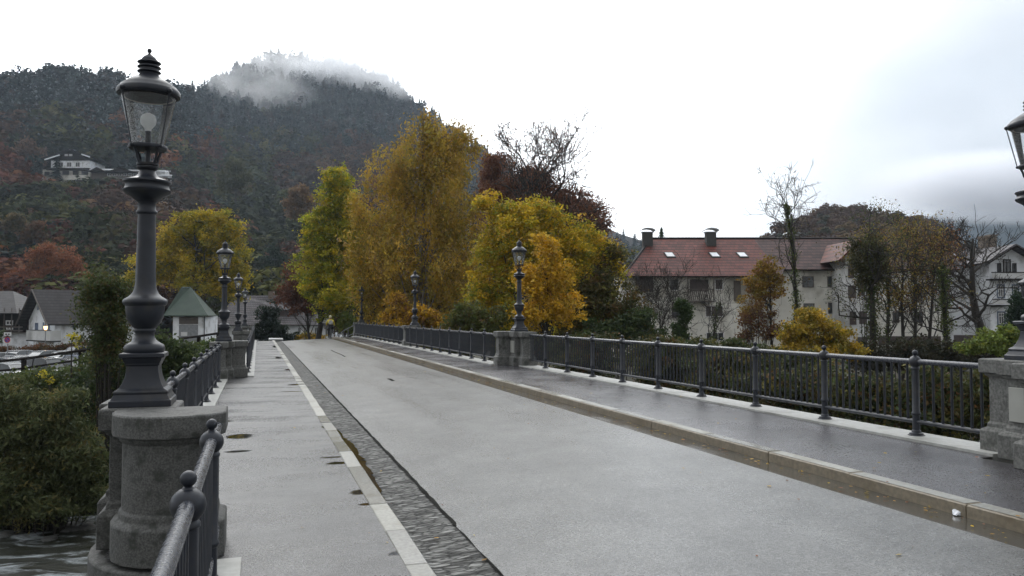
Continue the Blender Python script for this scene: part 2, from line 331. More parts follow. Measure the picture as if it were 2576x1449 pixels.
def m_asphalt(name, base, rough, rv, sx, sy, bump, tint2=None):
    "wet asphalt in bridge coordinates: aggregate speckle, drying patches and streaks in the gloss"
    m, t, p, o = newmat(name); n = t.nodes.new; l = t.links.new
    tcn = n('ShaderNodeTexCoord')
    m1 = n('ShaderNodeMapping'); m1.inputs['Scale'].default_value = (sx, sy, 1); l(tcn.outputs['Object'], m1.inputs['Vector'])
    big = n('ShaderNodeTexNoise'); big.inputs['Scale'].default_value = 1.0; big.inputs['Detail'].default_value = 5; big.inputs['Roughness'].default_value = 0.55
    l(m1.outputs[0], big.inputs['Vector'])
    mr1 = n('ShaderNodeMapRange'); mr1.inputs['From Min'].default_value = 0.3; mr1.inputs['From Max'].default_value = 0.7
    mr1.inputs['To Min'].default_value = max(0.03, rough - rv); mr1.inputs['To Max'].default_value = rough + rv
    l(big.outputs['Fac'], mr1.inputs['Value'])
    sp = n('ShaderNodeTexVoronoi'); sp.inputs['Scale'].default_value = 80; l(tcn.outputs['Object'], sp.inputs['Vector'])
    sg = n('ShaderNodeSeparateColor'); l(sp.outputs['Color'], sg.inputs[0])
    gr = n('ShaderNodeMath'); gr.operation = 'MULTIPLY_ADD'; l(sg.outputs[1], gr.inputs[0]); gr.inputs[1].default_value = 0.13; gr.inputs[2].default_value = -0.065
    ga = n('ShaderNodeMath'); ga.operation = 'ADD'; ga.use_clamp = True; l(gr.outputs[0], ga.inputs[0]); l(mr1.outputs[0], ga.inputs[1]); mr1 = ga; l(mr1.outputs[0], p.inputs['Roughness'])
    cr_ = n('ShaderNodeValToRGB'); e = cr_.color_ramp.elements
    e[0].position = 0.0; e[0].color = (base[0]*0.45, base[1]*0.45, base[2]*0.45, 1)
    e[1].position = 1.0; e[1].color = (base[0]*1.9, base[1]*1.9, base[2]*1.85, 1)
    sep = n('ShaderNodeSeparateColor'); l(sp.outputs['Color'], sep.inputs[0]); l(sep.outputs[0], cr_.inputs['Fac'])
    mid = n('ShaderNodeTexNoise'); mid.inputs['Scale'].default_value = 1.3; mid.inputs['Detail'].default_value = 8; mid.inputs['Roughness'].default_value = 0.7; l(tcn.outputs['Object'], mid.inputs['Vector'])
    mr2 = n('ShaderNodeMapRange'); mr2.inputs['From Min'].default_value = 0.3; mr2.inputs['From Max'].default_value = 0.7; mr2.inputs['To Min'].default_value = 0.5; mr2.inputs['To Max'].default_value = 1.45
    l(mid.outputs['Fac'], mr2.inputs['Value'])
    vm = n('ShaderNodeVectorMath'); vm.operation = 'SCALE'; l(cr_.outputs['Color'], vm.inputs[0]); l(mr2.outputs[0], vm.inputs['Scale'])
    l(vm.outputs[0], p.inputs['Base Color'])
    fine = n('ShaderNodeTexNoise'); fine.inputs['Scale'].default_value = 60; fine.inputs['Detail'].default_value = 3; l(tcn.outputs['Object'], fine.inputs['Vector'])
    fb = n('ShaderNodeMath'); fb.operation = 'ADD'; l(fine.outputs['Fac'], fb.inputs[0]); l(sp.outputs['Distance'], fb.inputs[1])
    bn = n('ShaderNodeBump'); bn.inputs['Strength'].default_value = bump; bn.inputs['Distance'].default_value = 0.007
    l(fb.outputs[0], bn.inputs['Height']); l(bn.outputs[0], p.inputs['Normal'])
    p.inputs['IOR'].default_value = 1.45
    if tint2:
        # standing water: ellipses (u, t, half width, half length) with edges broken up by noise
        sx_ = n('ShaderNodeSeparateXYZ'); l(tcn.outputs['Object'], sx_.inputs[0])
        wn = n('ShaderNodeTexNoise'); wn.inputs['Scale'].default_value = 5; wn.inputs['Detail'].default_value = 6; wn.inputs['Roughness'].default_value = 0.7; l(m1.outputs[0], wn.inputs['Vector'])
        def mth(op, a, b, cl=False):
            q = n('ShaderNodeMath'); q.operation = op; q.use_clamp = cl
            for i_, v_ in enumerate((a, b)):
                if isinstance(v_, (int, float)): q.inputs[i_].default_value = v_
                else: l(v_, q.inputs[i_])
            return q.outputs[0]
        acc = None
        for (uu, tt_, hw, hl) in tint2:
            dx = mth('DIVIDE', mth('SUBTRACT', sx_.outputs[0], uu), hw); dy = mth('DIVIDE', mth('SUBTRACT', sx_.outputs[1], tt_), hl)
            d2 = mth('SUBTRACT', 1.0, mth('SQRT', mth('ADD', mth('MULTIPLY', dx, dx), mth('MULTIPLY', dy, dy)), 0))
            acc = d2 if acc is None else mth('MAXIMUM', acc, d2)
        e_ = mth('ADD', acc, mth('MULTIPLY', mth('SUBTRACT', wn.outputs['Fac'], 0.5), 1.5))
        wet = n('ShaderNodeMapRange'); wet.inputs['From Min'].default_value = 0.12; wet.inputs['From Max'].default_value = 0.42; l(e_, wet.inputs['Value'])
        mr3 = n('ShaderNodeMix'); mr3.data_type = 'FLOAT'; l(wet.outputs[0], mr3.inputs[0]); l(mr1.outputs[0], mr3.inputs[2]); mr3.inputs[3].default_value = 0.035; l(mr3.outputs[0], p.inputs['Roughness'])
        mc = n('ShaderNodeMix'); mc.data_type = 'RGBA'; l(wet.outputs[0], mc.inputs[0]); l(vm.outputs[0], mc.inputs[6]); mc.inputs[7].default_value = (0.014,0.012,0.010,1); l(mc.outputs[2], p.inputs['Base Color'])
        ms_ = mth('SUBTRACT', bump, mth('MULTIPLY', wet.outputs[0], bump)); l(ms_, bn.inputs['Strength'])
    return m
def road_ut(px, py, z=0.0):
    d = pixdir(px, py); k = (z - EYE) / d.z; return ut(d.x * k, d.y * k)
M['road'] = m_asphalt('wet road asphalt', (0.072,0.072,0.071), 0.335, 0.05, 0.9, 0.10, 0.26)
M['pave_l'] = m_asphalt('wet pavement asphalt', (0.052,0.052,0.054), 0.31, 0.12, 0.45, 1.1, 0.35,
    [(*road_ut(x, y), a, b_) for x, y, a, b_ in ((600, 1098, 0.24, 0.34), (596, 1136, 0.22, 0.12), (905, 1238, 0.15, 0.16), (925, 1268, 0.13, 0.07), (1000, 1392, 0.09, 0.08), (865, 1120, 0.16, 0.12),
     (850, 1165, 0.20, 0.12), (838, 1150, 0.20, 0.06), (740, 968, 0.22, 0.30), (735, 985, 0.45, 0.10), (725, 930, 0.15, 0.5), (700, 900, 0.15, 1.2), (560, 1060, 0.2, 0.15), (690, 872, 0.12, 2.0), (820, 1075, 0.08, 0.2))])
M['pave_r'] = m_asphalt('damp dark pavement asphalt', (0.042,0.040,0.045), 0.27, 0.10, 0.7, 0.5, 0.28)
M['kerb'] = mat('granite kerb', (0.30,0.295,0.265), (0.215,0.21,0.185), rough=0.42, scale=30, bump=0.25, bscale=60, c=(0.16,0.15,0.11), cscale=1.6, bdist=0.004, rvar=0.15)
M['kerb_tan'] = mat('ochre kerb stone', (0.23,0.195,0.14), (0.155,0.13,0.095), rough=0.55, scale=22, bump=0.3, bscale=50, c=(0.13,0.10,0.06), cscale=2.2, bdist=0.004)
M['gutter'] = mat('rough gutter stone', (0.21,0.21,0.20), (0.050,0.050,0.047), rough=0.72, scale=1.6, detail=14, stretch=(2.2,9,1), bump=0.8, bscale=70, bdist=0.008, lo=0.47, hi=0.62, spec=0.2, c=(0.045,0.045,0.04), cscale=3.0)
M['gutter_wet'] = mat('wet gutter', (0.075,0.068,0.055), (0.045,0.042,0.036), rough=0.14, scale=1.5, stretch=(1,0.6,1), bump=0.15, bscale=30, bdist=0.004, rvar=0.1)
M['grime'] = mat('dark grime line', (0.010,0.010,0.009), (0.022,0.022,0.02), rough=0.9, spec=0.05, scale=5, bump=0.6, bscale=40)
M['puddle'] = mat('puddle water', (0.020,0.018,0.015), (0.015,0.013,0.011), rough=0.07, scale=6)

def m_water():
    m, t, p, o = newmat('river water'); n = t.nodes.new; l = t.links.new
    tcn = n('ShaderNodeTexCoord'); mp_ = n('ShaderNodeMapping'); mp_.inputs['Rotation'].default_value = (0, 0, -TH); mp_.inputs['Scale'].default_value = (0.9, 2.2, 1)
    l(tcn.outputs['Object'], mp_.inputs['Vector'])
    no = n('ShaderNodeTexNoise'); no.inputs['Scale'].default_value = 0.8; no.inputs['Detail'].default_value = 8; no.inputs['Roughness'].default_value = 0.65; no.inputs['Distortion'].default_value = 0.8
    l(mp_.outputs[0], no.inputs['Vector'])
    cr_ = n('ShaderNodeValToRGB'); e = cr_.color_ramp.elements
    e[0].position = 0.50; e[0].color = (0.020,0.022,0.014,1); e[1].position = 0.66; e[1].color = (0.42,0.46,0.48,1)
    l(no.outputs['Fac'], cr_.inputs['Fac']); l(cr_.outputs[0], p.inputs['Base Color'])
    p.inputs['Roughness'].default_value = 0.12; p.inputs['IOR'].default_value = 1.33
    bn = n('ShaderNodeBump'); bn.inputs['Strength'].default_value = 0.8; bn.inputs['Distance'].default_value = 0.30
    l(no.outputs['Fac'], bn.inputs['Height']); l(bn.outputs[0], p.inputs['Normal'])
    return m
M['water'] = m_water()

def m_lit():
    m, t, p, o = newmat('lit lamp glass')
    p.inputs['Emission Color'].default_value = (1.0, 0.62, 0.28, 1); p.inputs['Emission Strength'].default_value = 4.0
    p.inputs['Base Color'].default_value = (0.9, 0.6, 0.3, 1)
    return m
M['lit'] = m_lit()

def setts(m):
    "short rough setts lying across the channel, dark joints"
    t = m.node_tree; n = t.nodes.new; l = t.links.new; p = [x for x in t.nodes if x.type == 'BSDF_PRINCIPLED'][0]
    tcn = n('ShaderNodeTexCoord'); mp_ = n('ShaderNodeMapping'); mp_.inputs['Scale'].default_value = (8, 22, 1); l(tcn.outputs['Object'], mp_.inputs['Vector'])
    wn = n('ShaderNodeTexNoise'); wn.inputs['Scale'].default_value = 2.5; wn.inputs['Detail'].default_value = 4; l(mp_.outputs[0], wn.inputs['Vector'])
    ad = n('ShaderNodeVectorMath'); ad.operation = 'MULTIPLY_ADD'; l(wn.outputs['Color'], ad.inputs[0]); ad.inputs[1].default_value = (0.5,0.5,0); l(mp_.outputs[0], ad.inputs[2])
    v1 = n('ShaderNodeTexVoronoi'); v1.feature = 'DISTANCE_TO_EDGE'; l(ad.outputs[0], v1.inputs['Vector']); v1.inputs['Scale'].default_value = 1.0
    v2 = n('ShaderNodeTexVoronoi'); l(ad.outputs[0], v2.inputs['Vector']); v2.inputs['Scale'].default_value = 1.0
    s_ = n('ShaderNodeSeparateColor'); l(v2.outputs['Color'], s_.inputs[0])
    e1 = n('ShaderNodeMapRange'); e1.inputs['From Max'].default_value = 0.14; e1.inputs['To Min'].default_value = 0.12; e1.inputs['To Max'].default_value = 1.0; l(v1.outputs['Distance'], e1.inputs['Value'])
    e2 = n('ShaderNodeMapRange'); e2.inputs['To Min'].default_value = 0.45; e2.inputs['To Max'].default_value = 1.35; l(s_.outputs[0], e2.inputs['Value'])
    mu = n('ShaderNodeMath'); mu.operation = 'MULTIPLY'; l(e1.outputs[0], mu.inputs[0]); l(e2.outputs[0], mu.inputs[1])
    src = p.inputs['Base Color'].links[0].from_socket; v_ = n('ShaderNodeVectorMath'); v_.operation = 'SCALE'; l(src, v_.inputs[0]); l(mu.outputs[0], v_.inputs['Scale']); l(v_.outputs[0], p.inputs['Base Color'])
    b1 = n('ShaderNodeBump'); b1.inputs['Strength'].default_value = 0.7; b1.inputs['Distance'].default_value = 0.02; l(e1.outputs[0], b1.inputs['Height'])
    l(p.inputs['Normal'].links[0].from_socket, b1.inputs['Normal']); l(b1.outputs[0], p.inputs['Normal'])
setts(M['gutter'])
def vary_stones(m):
    "random tone per stone imitates the uneven shading of tilted stones; gloss varies too"
    t = m.node_tree; n = t.nodes.new; l = t.links.new; p = [x for x in t.nodes if x.type == 'BSDF_PRINCIPLED'][0]
    g_ = n('ShaderNodeNewGeometry'); r1 = n('ShaderNodeMapRange'); r1.inputs['To Min'].default_value = 0.74; r1.inputs['To Max'].default_value = 1.1; l(g_.outputs['Random Per Island'], r1.inputs['Value'])
    src = p.inputs['Base Color'].links[0].from_socket; v_ = n('ShaderNodeVectorMath'); v_.operation = 'SCALE'; l(src, v_.inputs[0]); l(r1.outputs[0], v_.inputs['Scale']); l(v_.outputs[0], p.inputs['Base Color'])
    r2 = n('ShaderNodeMapRange'); r2.inputs['From Min'].default_value = 1.0; r2.inputs['From Max'].default_value = 0.0; r2.inputs['To Min'].default_value = 0.55; r2.inputs['To Max'].default_value = 0.22; l(g_.outputs['Random Per Island'], r2.inputs['Value']); l(r2.outputs[0], p.inputs['Roughness'])
vary_stones(M['kerb'])
def carpaint(name, col):
    return mat(name, col, tuple(x*0.9 for x in col), rough=0.22, scale=2, coat=0.6)

# ------------------------------------------------------------------ ground, river, bridge deck
def smooth(a, b, x):
    k = np.clip((x - a) / (b - a), 0, 1); return k * k * (3 - 2 * k)

CREST = 61.0
def drop(t):
    "the road falls away past the crest at the end of the bridge"
    return 0.0 if t < CREST else -(min(t - CREST, 6) ** 2) / 160 - max(0, t - CREST - 6) * 0.075

def ground_z(X, Y):
    X = np.asarray(X, float); Y = np.asarray(Y, float)
    u = c_ * X + s_ * Y; t = -s_ * X + c_ * Y
    far = -2.85 + 1.1 * smooth(20, 60, X) * smooth(30, 60, Y)
    z = -5.2 + (far + 5.2) * smooth(24.0, 33.0, t)
    z = z + 0.25 * np.sin(X * 0.31) * np.cos(Y * 0.27) * smooth(25, 30, t) * (1 - smooth(40, 60, t))
    # embankment that carries the road at the far end of the bridge
    d = np.maximum(0, np.abs(u - 3.4) - 5.6)
    emb = -0.35 - 0.075 * np.maximum(0, t - CREST) - d * 0.55
    z = np.where(t > 50, np.maximum(z, emb - (58 - np.minimum(t, 58)) * 0.5), z)
    # near bank behind the camera
    z = z + 5.0 * smooth(-8, -16, t)
    # ramp of the riverside path on the left, climbing to the bridge
    return z

def axis_vals(a, b, fine0, fine1, step, coarse):
    v = list(np.arange(fine0, fine1 + 1e-6, step)); x = fine0; st = step
    while x > a: st = min(st * 1.35, coarse); x -= st; v.insert(0, x)
    x = fine1; st = step
    while x < b: st = min(st * 1.35, coarse); x += st; v.append(x)
    return np.array(v)

def grid_mesh(name, xs, ys, zf, m):
    XX, YY = np.meshgrid(xs, ys); ZZ = zf(XX, YY)
    nx, ny = len(xs), len(ys)
    co = np.stack([XX, YY, ZZ], -1).reshape(-1, 3)
    i = np.arange(nx * ny).reshape(ny, nx)
    f = np.stack([i[:-1,:-1], i[:-1,1:], i[1:,1:], i[1:,:-1]], -1).reshape(-1, 4)
    o = np_mesh(name, co, f, m); o.data.shade_smooth(); return o

def np_mesh(name, co, faces, m, col=None, parent=None):
    "mesh object from numpy arrays; faces is (n,3) or (n,4); col is per-vertex colour"
    me = bpy.data.meshes.new(name); k = faces.shape[1]; nf = len(faces)
    me.vertices.add(len(co)); me.vertices.foreach_set('co', np.ascontiguousarray(co, dtype=np.float32).ravel())
    me.loops.add(nf * k); me.loops.foreach_set('vertex_index', np.ascontiguousarray(faces, dtype=np.int32).ravel())
    me.polygons.add(nf); me.polygons.foreach_set('loop_start', np.arange(0, nf * k, k, dtype=np.int32))
    me.polygons.foreach_set('loop_total', np.full(nf, k, dtype=np.int32))
    me.update(calc_edges=True)
    if col is not None:
        a = me.color_attributes.new('Col', 'FLOAT_COLOR', 'POINT')
        c4 = np.ones((len(co), 4), np.float32); c4[:, :3] = col
        a.data.foreach_set('color', c4.ravel())
    if m: me.materials.append(m)
    o = bpy.data.objects.new(name, me); COL.objects.link(o)
    if parent: o.parent = parent
    return o

g = grid_mesh('ground', axis_vals(-3200, 3200, -70, 90, 1.6, 250), axis_vals(-400, 3400, -20, 150, 1.6, 250), ground_z, M['earth'])
tag(g, kind='structure')
w = grid_mesh('river', np.linspace(-150, 150, 40), np.linspace(-60, 90, 30), lambda X, Y: np.full_like(X, -4.0), M['water'])
tag(w, kind='structure')

def deck_obj(o):
    o.rotation_euler = (0, 0, TH); return tag(o, kind='structure')

def strip(name, cs, m, t0, t1, step=2.0, closed=False):
    "ribbon of the deck: cross-section cs [(u,z)...] swept along t"
    ts = np.arange(t0, t1 + 1e-6, step) if t1 - t0 > step else np.array([t0, t1])
    if ts[-1] < t1 - 1e-3: ts = np.append(ts, t1)
    b = MB(); n = len(cs); vs = []; fs = []
    for t in ts:
        vs += [(u, t, z + drop(t)) for u, z in cs]
    for k in range(len(ts) - 1):
        for i in range(n if closed else n - 1):
            j = (i + 1) % n
            fs.append((k*n+i, k*n+j, (k+1)*n+j, (k+1)*n+i))
    b.add(vs, fs)
    return deck_obj(b.build(name, m, smooth=0))

strip('road', [(1.70,-0.030),(3.0,0.045),(4.2,0.100),(5.34,0.142)], M['road'], -7, 120)
strip('gutter', [(1.22,-0.050),(1.30,-0.062),(1.50,-0.052),(1.70,-0.034)], M['gutter'], -7, 66, 1.0)
strip('gutter', [(5.33,0.134),(5.50,0.128),(5.66,0.126),(5.76,0.130)], M['gutter_wet'], -7, 66, 1.0)
# ragged grime along the edge of the road
rg = random.Random(5)
b = MB(); tt = -7.0; prev = None
vs = []; fs = []
while tt < 60:
    a0 = 1.690 + rg.uniform(-0.010, 0.006); a1 = 1.708 + rg.uniform(-0.008, 0.014) + (0.012 if tt > 7 else -0.012)
    vs += [(a0, tt, -0.033 + 0.006), (a1, tt, -0.028 + 0.006)]
    tt += rg.uniform(0.12, 0.3)
for k in range(len(vs)//2 - 1): fs.append((2*k, 2*k+1, 2*k+3, 2*k+2))
b.add(vs, fs); deck_obj(b.build('road_edge_grime', M['grime'], smooth=0))

# pavements (the middle span is wider than the outer ones)
def poly_sheet(name, polys, m):
    b = MB()
    for p in polys: b.add(p, [tuple(range(len(p)))])
    return deck_obj(b.build(name, m, smooth=0))
def zrow(u, z, t): return (u, t, z + drop(t))
pl = []
for (t0, t1, ul) in ((-7, 6.7, -0.40), (6.7, 24.9, -1.10), (24.9, CREST, -0.40), (CREST, 64, -0.40), (64, 70, -0.4)):
    pl.append([zrow(ul, 0.0, t0), zrow(1.055, 0.0, t0), zrow(1.055, 0.0, t1), zrow(ul, 0.0, t1)])
poly_sheet('pavement', pl, M['pave_l'])
pl = []
for (t0, t1, ur) in ((-7, 6.9, 7.75), (6.9, 24.2, 8.35), (24.2, CREST, 7.75), (CREST, 64, 7.75), (64, 70, 7.75)):
    pl.append([zrow(5.94, 0.238, t0), zrow(ur, 0.25, t0), zrow(ur, 0.25, t1), zrow(5.94, 0.238, t1)])
poly_sheet('pavement', pl, M['pave_r'])

def kerb(u0, u1, zt, zb, m, t0, t1, ln, tilt, seed):
    r = random.Random(seed); b = MB(); t = t0
    while t < t1:
        l_ = ln * r.uniform(0.9, 1.1); a = r.uniform(-tilt, tilt) * (2.2 if t > 9 else 1); d = drop(t)
        o1 = r.uniform(-0.004, 0.004)
        x0, x1, y0, y1 = u0 + o1, u1 + o1, t, t + l_ - 0.008
        c = 0.012
        rings = []
        for yy, off, ins in ((y0, -a, 0.006), (y0 + 0.012, -a, 0), (y1 - 0.012, a, 0), (y1, a, 0.006)):
            z = zt + off + d - ins
            rings.append([(x0, yy, zb + d), (x1, yy, zb + d), (x1, yy, z - c), (x1 - c, yy, z), (x0 + c, yy, z), (x0, yy, z - c)])
        b.loft(rings)
        t += l_
    return deck_obj(b.build('kerb', m, smooth=0))
kerb(1.05, 1.235, 0.006, -0.3, M['kerb'], -7, 64, 1.0, 0.006, 3)
kerb(5.755, 5.95, 0.242, -0.2, M['kerb_tan'], -7, 66, 1.35, 0.003, 4)
# paler, glossier sheet over the top of the right-hand kerb
b = MB(); r = random.Random(4); t = -7
while t < 58:
    l_ = 1.35 * r.uniform(0.9, 1.1); a = r.uniform(-0.003, 0.003); o1 = r.uniform(-0.004, 0.004)
    y0, y1 = t + 0.014, t + l_ - 0.022
    b.add([(5.772+o1, y0, 0.246 - a), (5.936+o1, y0, 0.246 - a), (5.936+o1, y1, 0.246 + a), (5.772+o1, y1, 0.246 + a)], [(0,1,2,3)])
    t += l_
deck_obj(b.build('kerb_top', M['kerb'], smooth=0))

# coping strips under the railings
def coping(u0, u1, z, t0, t1):
    b = MB(); t = t0; r = random.Random(int(t0 * 7 + u0))
    while t < t1 - 0.05:
        e = min(t + 2.1, t1); d = drop(t)
        b.box(u0, u1, t, e - 0.006, z - 0.4 + d, z + d + r.uniform(0, 0.003)); t = e
    o = deck_obj(b.build('coping', M['strip'], smooth=0)); return o
coping(-0.56, -0.10, 0.028, -7, 6.35); coping(-1.27, -0.82, 0.028, 7.4, 24.4); coping(-0.56, -0.10, 0.028, 25.4, 66)
coping(7.28, 7.82, 0.278, -7, 5.8); coping(7.95, 8.52, 0.278, 6.9, 24.0); coping(7.28, 7.82, 0.278, 24.9, 66)

# body of the bridge
bt = thing('bridge', 'concrete road bridge carrying the wet road over the river', 'bridge', (0,0,0), TH)
b = MB()
for (t0, t1, ua, ub) in ((-9, 6.8, -0.52, 7.8), (6.8, 24.7, -1.22, 8.48), (24.7, 66, -0.52, 7.8)):
    b.box(ua, ub, t0, t1, -0.9, -0.42)
    for k in range(12):                               # arched spandrels
        a, e = t0 + (t1-t0)*k/12, t0 + (t1-t0)*(k+1)/12
        def az(x): 
            q = (x - t0) / (t1 - t0) * 2 - 1
            return -0.95 - 2.4 * (1 - math.sqrt(max(0, 1 - q * q)))
        for uu in (ua + 0.03, ub - 0.43):
            b.add([(uu, a, -0.9), (uu+0.4, a, -0.9), (uu+0.4, e, -0.9), (uu, e, -0.9), (uu, a, az(a)), (uu+0.4, a, az(a)), (uu+0.4, e, az(e)), (uu, e, az(e))],
                  [(0,3,2,1),(4,5,6,7),(0,1,5,4),(1,2,6,5),(2,3,7,6),(3,0,4,7)])
b.build('deck', M['stone'], bt, smooth=0)
def cutwater(u, t, side):
    b = MB()
    pts = lambda rx, ry: [(u + side*0.25 + rx*math.cos(a*math.pi/14), t - 0.06 + ry*math.sin(a*math.pi/14)) for a in range(28)]
    for z0, z1, k in ((-0.35, -0.03, 1.0), (-6, -0.352, 0.9)):
        b.prism(pts(0.62*k, 0.86*k), z0, z1)
    return b
for (u, t, sd) in ((-0.905, 7.26, 1), (-0.96, 25.0, 1), (8.1, 6.6, -1), (8.1, 24.45, -1)):
    cutwater(u, t, sd).build('pier_base', M['stone_dark' if t < 8 else 'stone'], bt, bevel=0.02)
b = MB()
for t in (7.0, 24.8, 42.8): MB().box(-0.3, 7.4, t-0.6, t+0.6, -6, -0.9).build('river_pier', M['stone'], bt, smooth=0)

# ------------------------------------------------------------------ stone piers of the parapet
def offset_poly(p, d):
    n = len(p); A = sum(p[i][0]*p[(i+1)%n][1] - p[(i+1)%n][0]*p[i][1] for i in range(n)); sg = 1 if A > 0 else -1
    res = []
    for i in range(n):
        p0, p1, p2 = Vector(p[i-1]), Vector(p[i]), Vector(p[(i+1)%n])
        e1 = (p1-p0).normalized(); e2 = (p2-p1).normalized()
        n1 = Vector((e1.y, -e1.x)) * sg; n2 = Vector((e2.y, -e2.x)) * sg
        m = (n1 + n2); m = m / max(0.35, m.length_squared) * 2 if m.length_squared > 1e-6 else n1
        res.append((p1.x + m.x*d*1.0, p1.y + m.y*d*1.0))
    return res

def block(poly, root, m, h=1.10, lift=0.0, name='pedestal'):
    b = MB()
    prof = [(0.075, 0), (0.075, 0.26), (0.065, 0.275), (0.022, 0.30), (0.018, 0.345), (0.0, 0.365), (0.0, 0.875), (0.03, 0.90), (0.035, 0.925)]
    b.loft([[(x, y, z) for x, y in offset_poly(poly, o)] for o, z in prof])
    part = b.build(name, m, root, smooth=30, bevel=0.006)
    b = MB()
    prof = [(0.055, 0.9255), (0.075, 0.935), (0.075, h - 0.012 + lift), (0.063, h + lift)]
    b.loft([[(x, y, z) for x, y in offset_poly(poly, o)] for o, z in prof])
    b.build('cap', m, part, smooth=30, bevel=0.004)
    return part

DRUM = [(0.60,-0.30),(0.60,-0.66),(0.53,-0.76),(0.42,-0.83),(0.28,-0.86),(0.14,-0.83),(0.02,-0.74),(-0.06,-0.61),(-0.09,-0.46),(-0.09,-0.30)]
def stone_pier(u, t, z, side, kind, label, m, plate=False):
    """side: +1 parapet on the left of the road (inner face towards +x), -1 on the right.
    kind: 'near' = rounded block on the camera's side, 'far' = on the far side, 'box' = straight"""
    r = thing('stone_pier', label, 'pier', B(u, t, z), TH, 'stone piers of the parapet')
    f = lambda p: [(x * side, y) for x, y in p]
    sq = [(-0.215,-0.215),(0.215,-0.215),(0.215,0.215),(-0.215,0.215)]
    block(f(sq), r, m, lift=0.004)
    if kind in ('near', 'far'):
        k = 1 if kind == 'near' else -1
        block(f([(x, y * k) for x, y in DRUM]), r, m, name='rounded_block')
        y0, y1 = (0.30, 0.58) if kind == 'near' else (-0.58, -0.30)
        block(f([(-0.30, y0), (0.06, y0), (0.06, y1), (-0.30, y1)]), r, m, lift=-0.004, name='end_block')
    else:
        block(f([(0.30,-0.26),(0.58,-0.26),(0.58,0.26),(0.30,0.26)]), r, m, name='end_block')
    if plate:
        b = MB(); x = 0.217 * side; e = 0.035 * side
        w_ = 0.17
        b.box(min(x, x+e), max(x, x+e), -w_, w_, 0.42, 0.80)
        b.build('plate', M['white_plate'], r, smooth=0, bevel=0.006)
    return r

PZ_L, PZ_R = 0.0, 0.25
piersL = [(-0.905, 7.26, 'near'), (-0.96, 25.0, 'far'), (-0.98, 42.9, 'box'), (-0.98, 65.0, 'box')]
piersR = [(8.24, 6.55, 'near'), (8.10, 24.4, 'far'), (8.10, 42.4, 'box'), (8.10, 65.6, 'box')]
LABL = ['weathered stone pier with a rounded block, under the big near street lamp', 'second stone pier of the left parapet, beside the pavement',
        'third stone pier of the left parapet, small in the distance', 'last stone pier of the left parapet at the bridge end']
LABR = ['pale stone pier with a blank plate cut by the right picture edge', 'pale stone pier with three blocks in the middle of the right parapet',
        'narrow stone pier breaking the far dark railing on the right', 'last stone pier at the far end of the right parapet']
for k, (u, t, kd) in enumerate(piersL): stone_pier(u, t, PZ_L, 1, kd, LABL[k], M['stone_dark'] if k == 0 else M['stone'])
for k, (u, t, kd) in enumerate(piersR): stone_pier(u, t, PZ_R, -1, kd, LABR[k], M['stone'], plate=True)

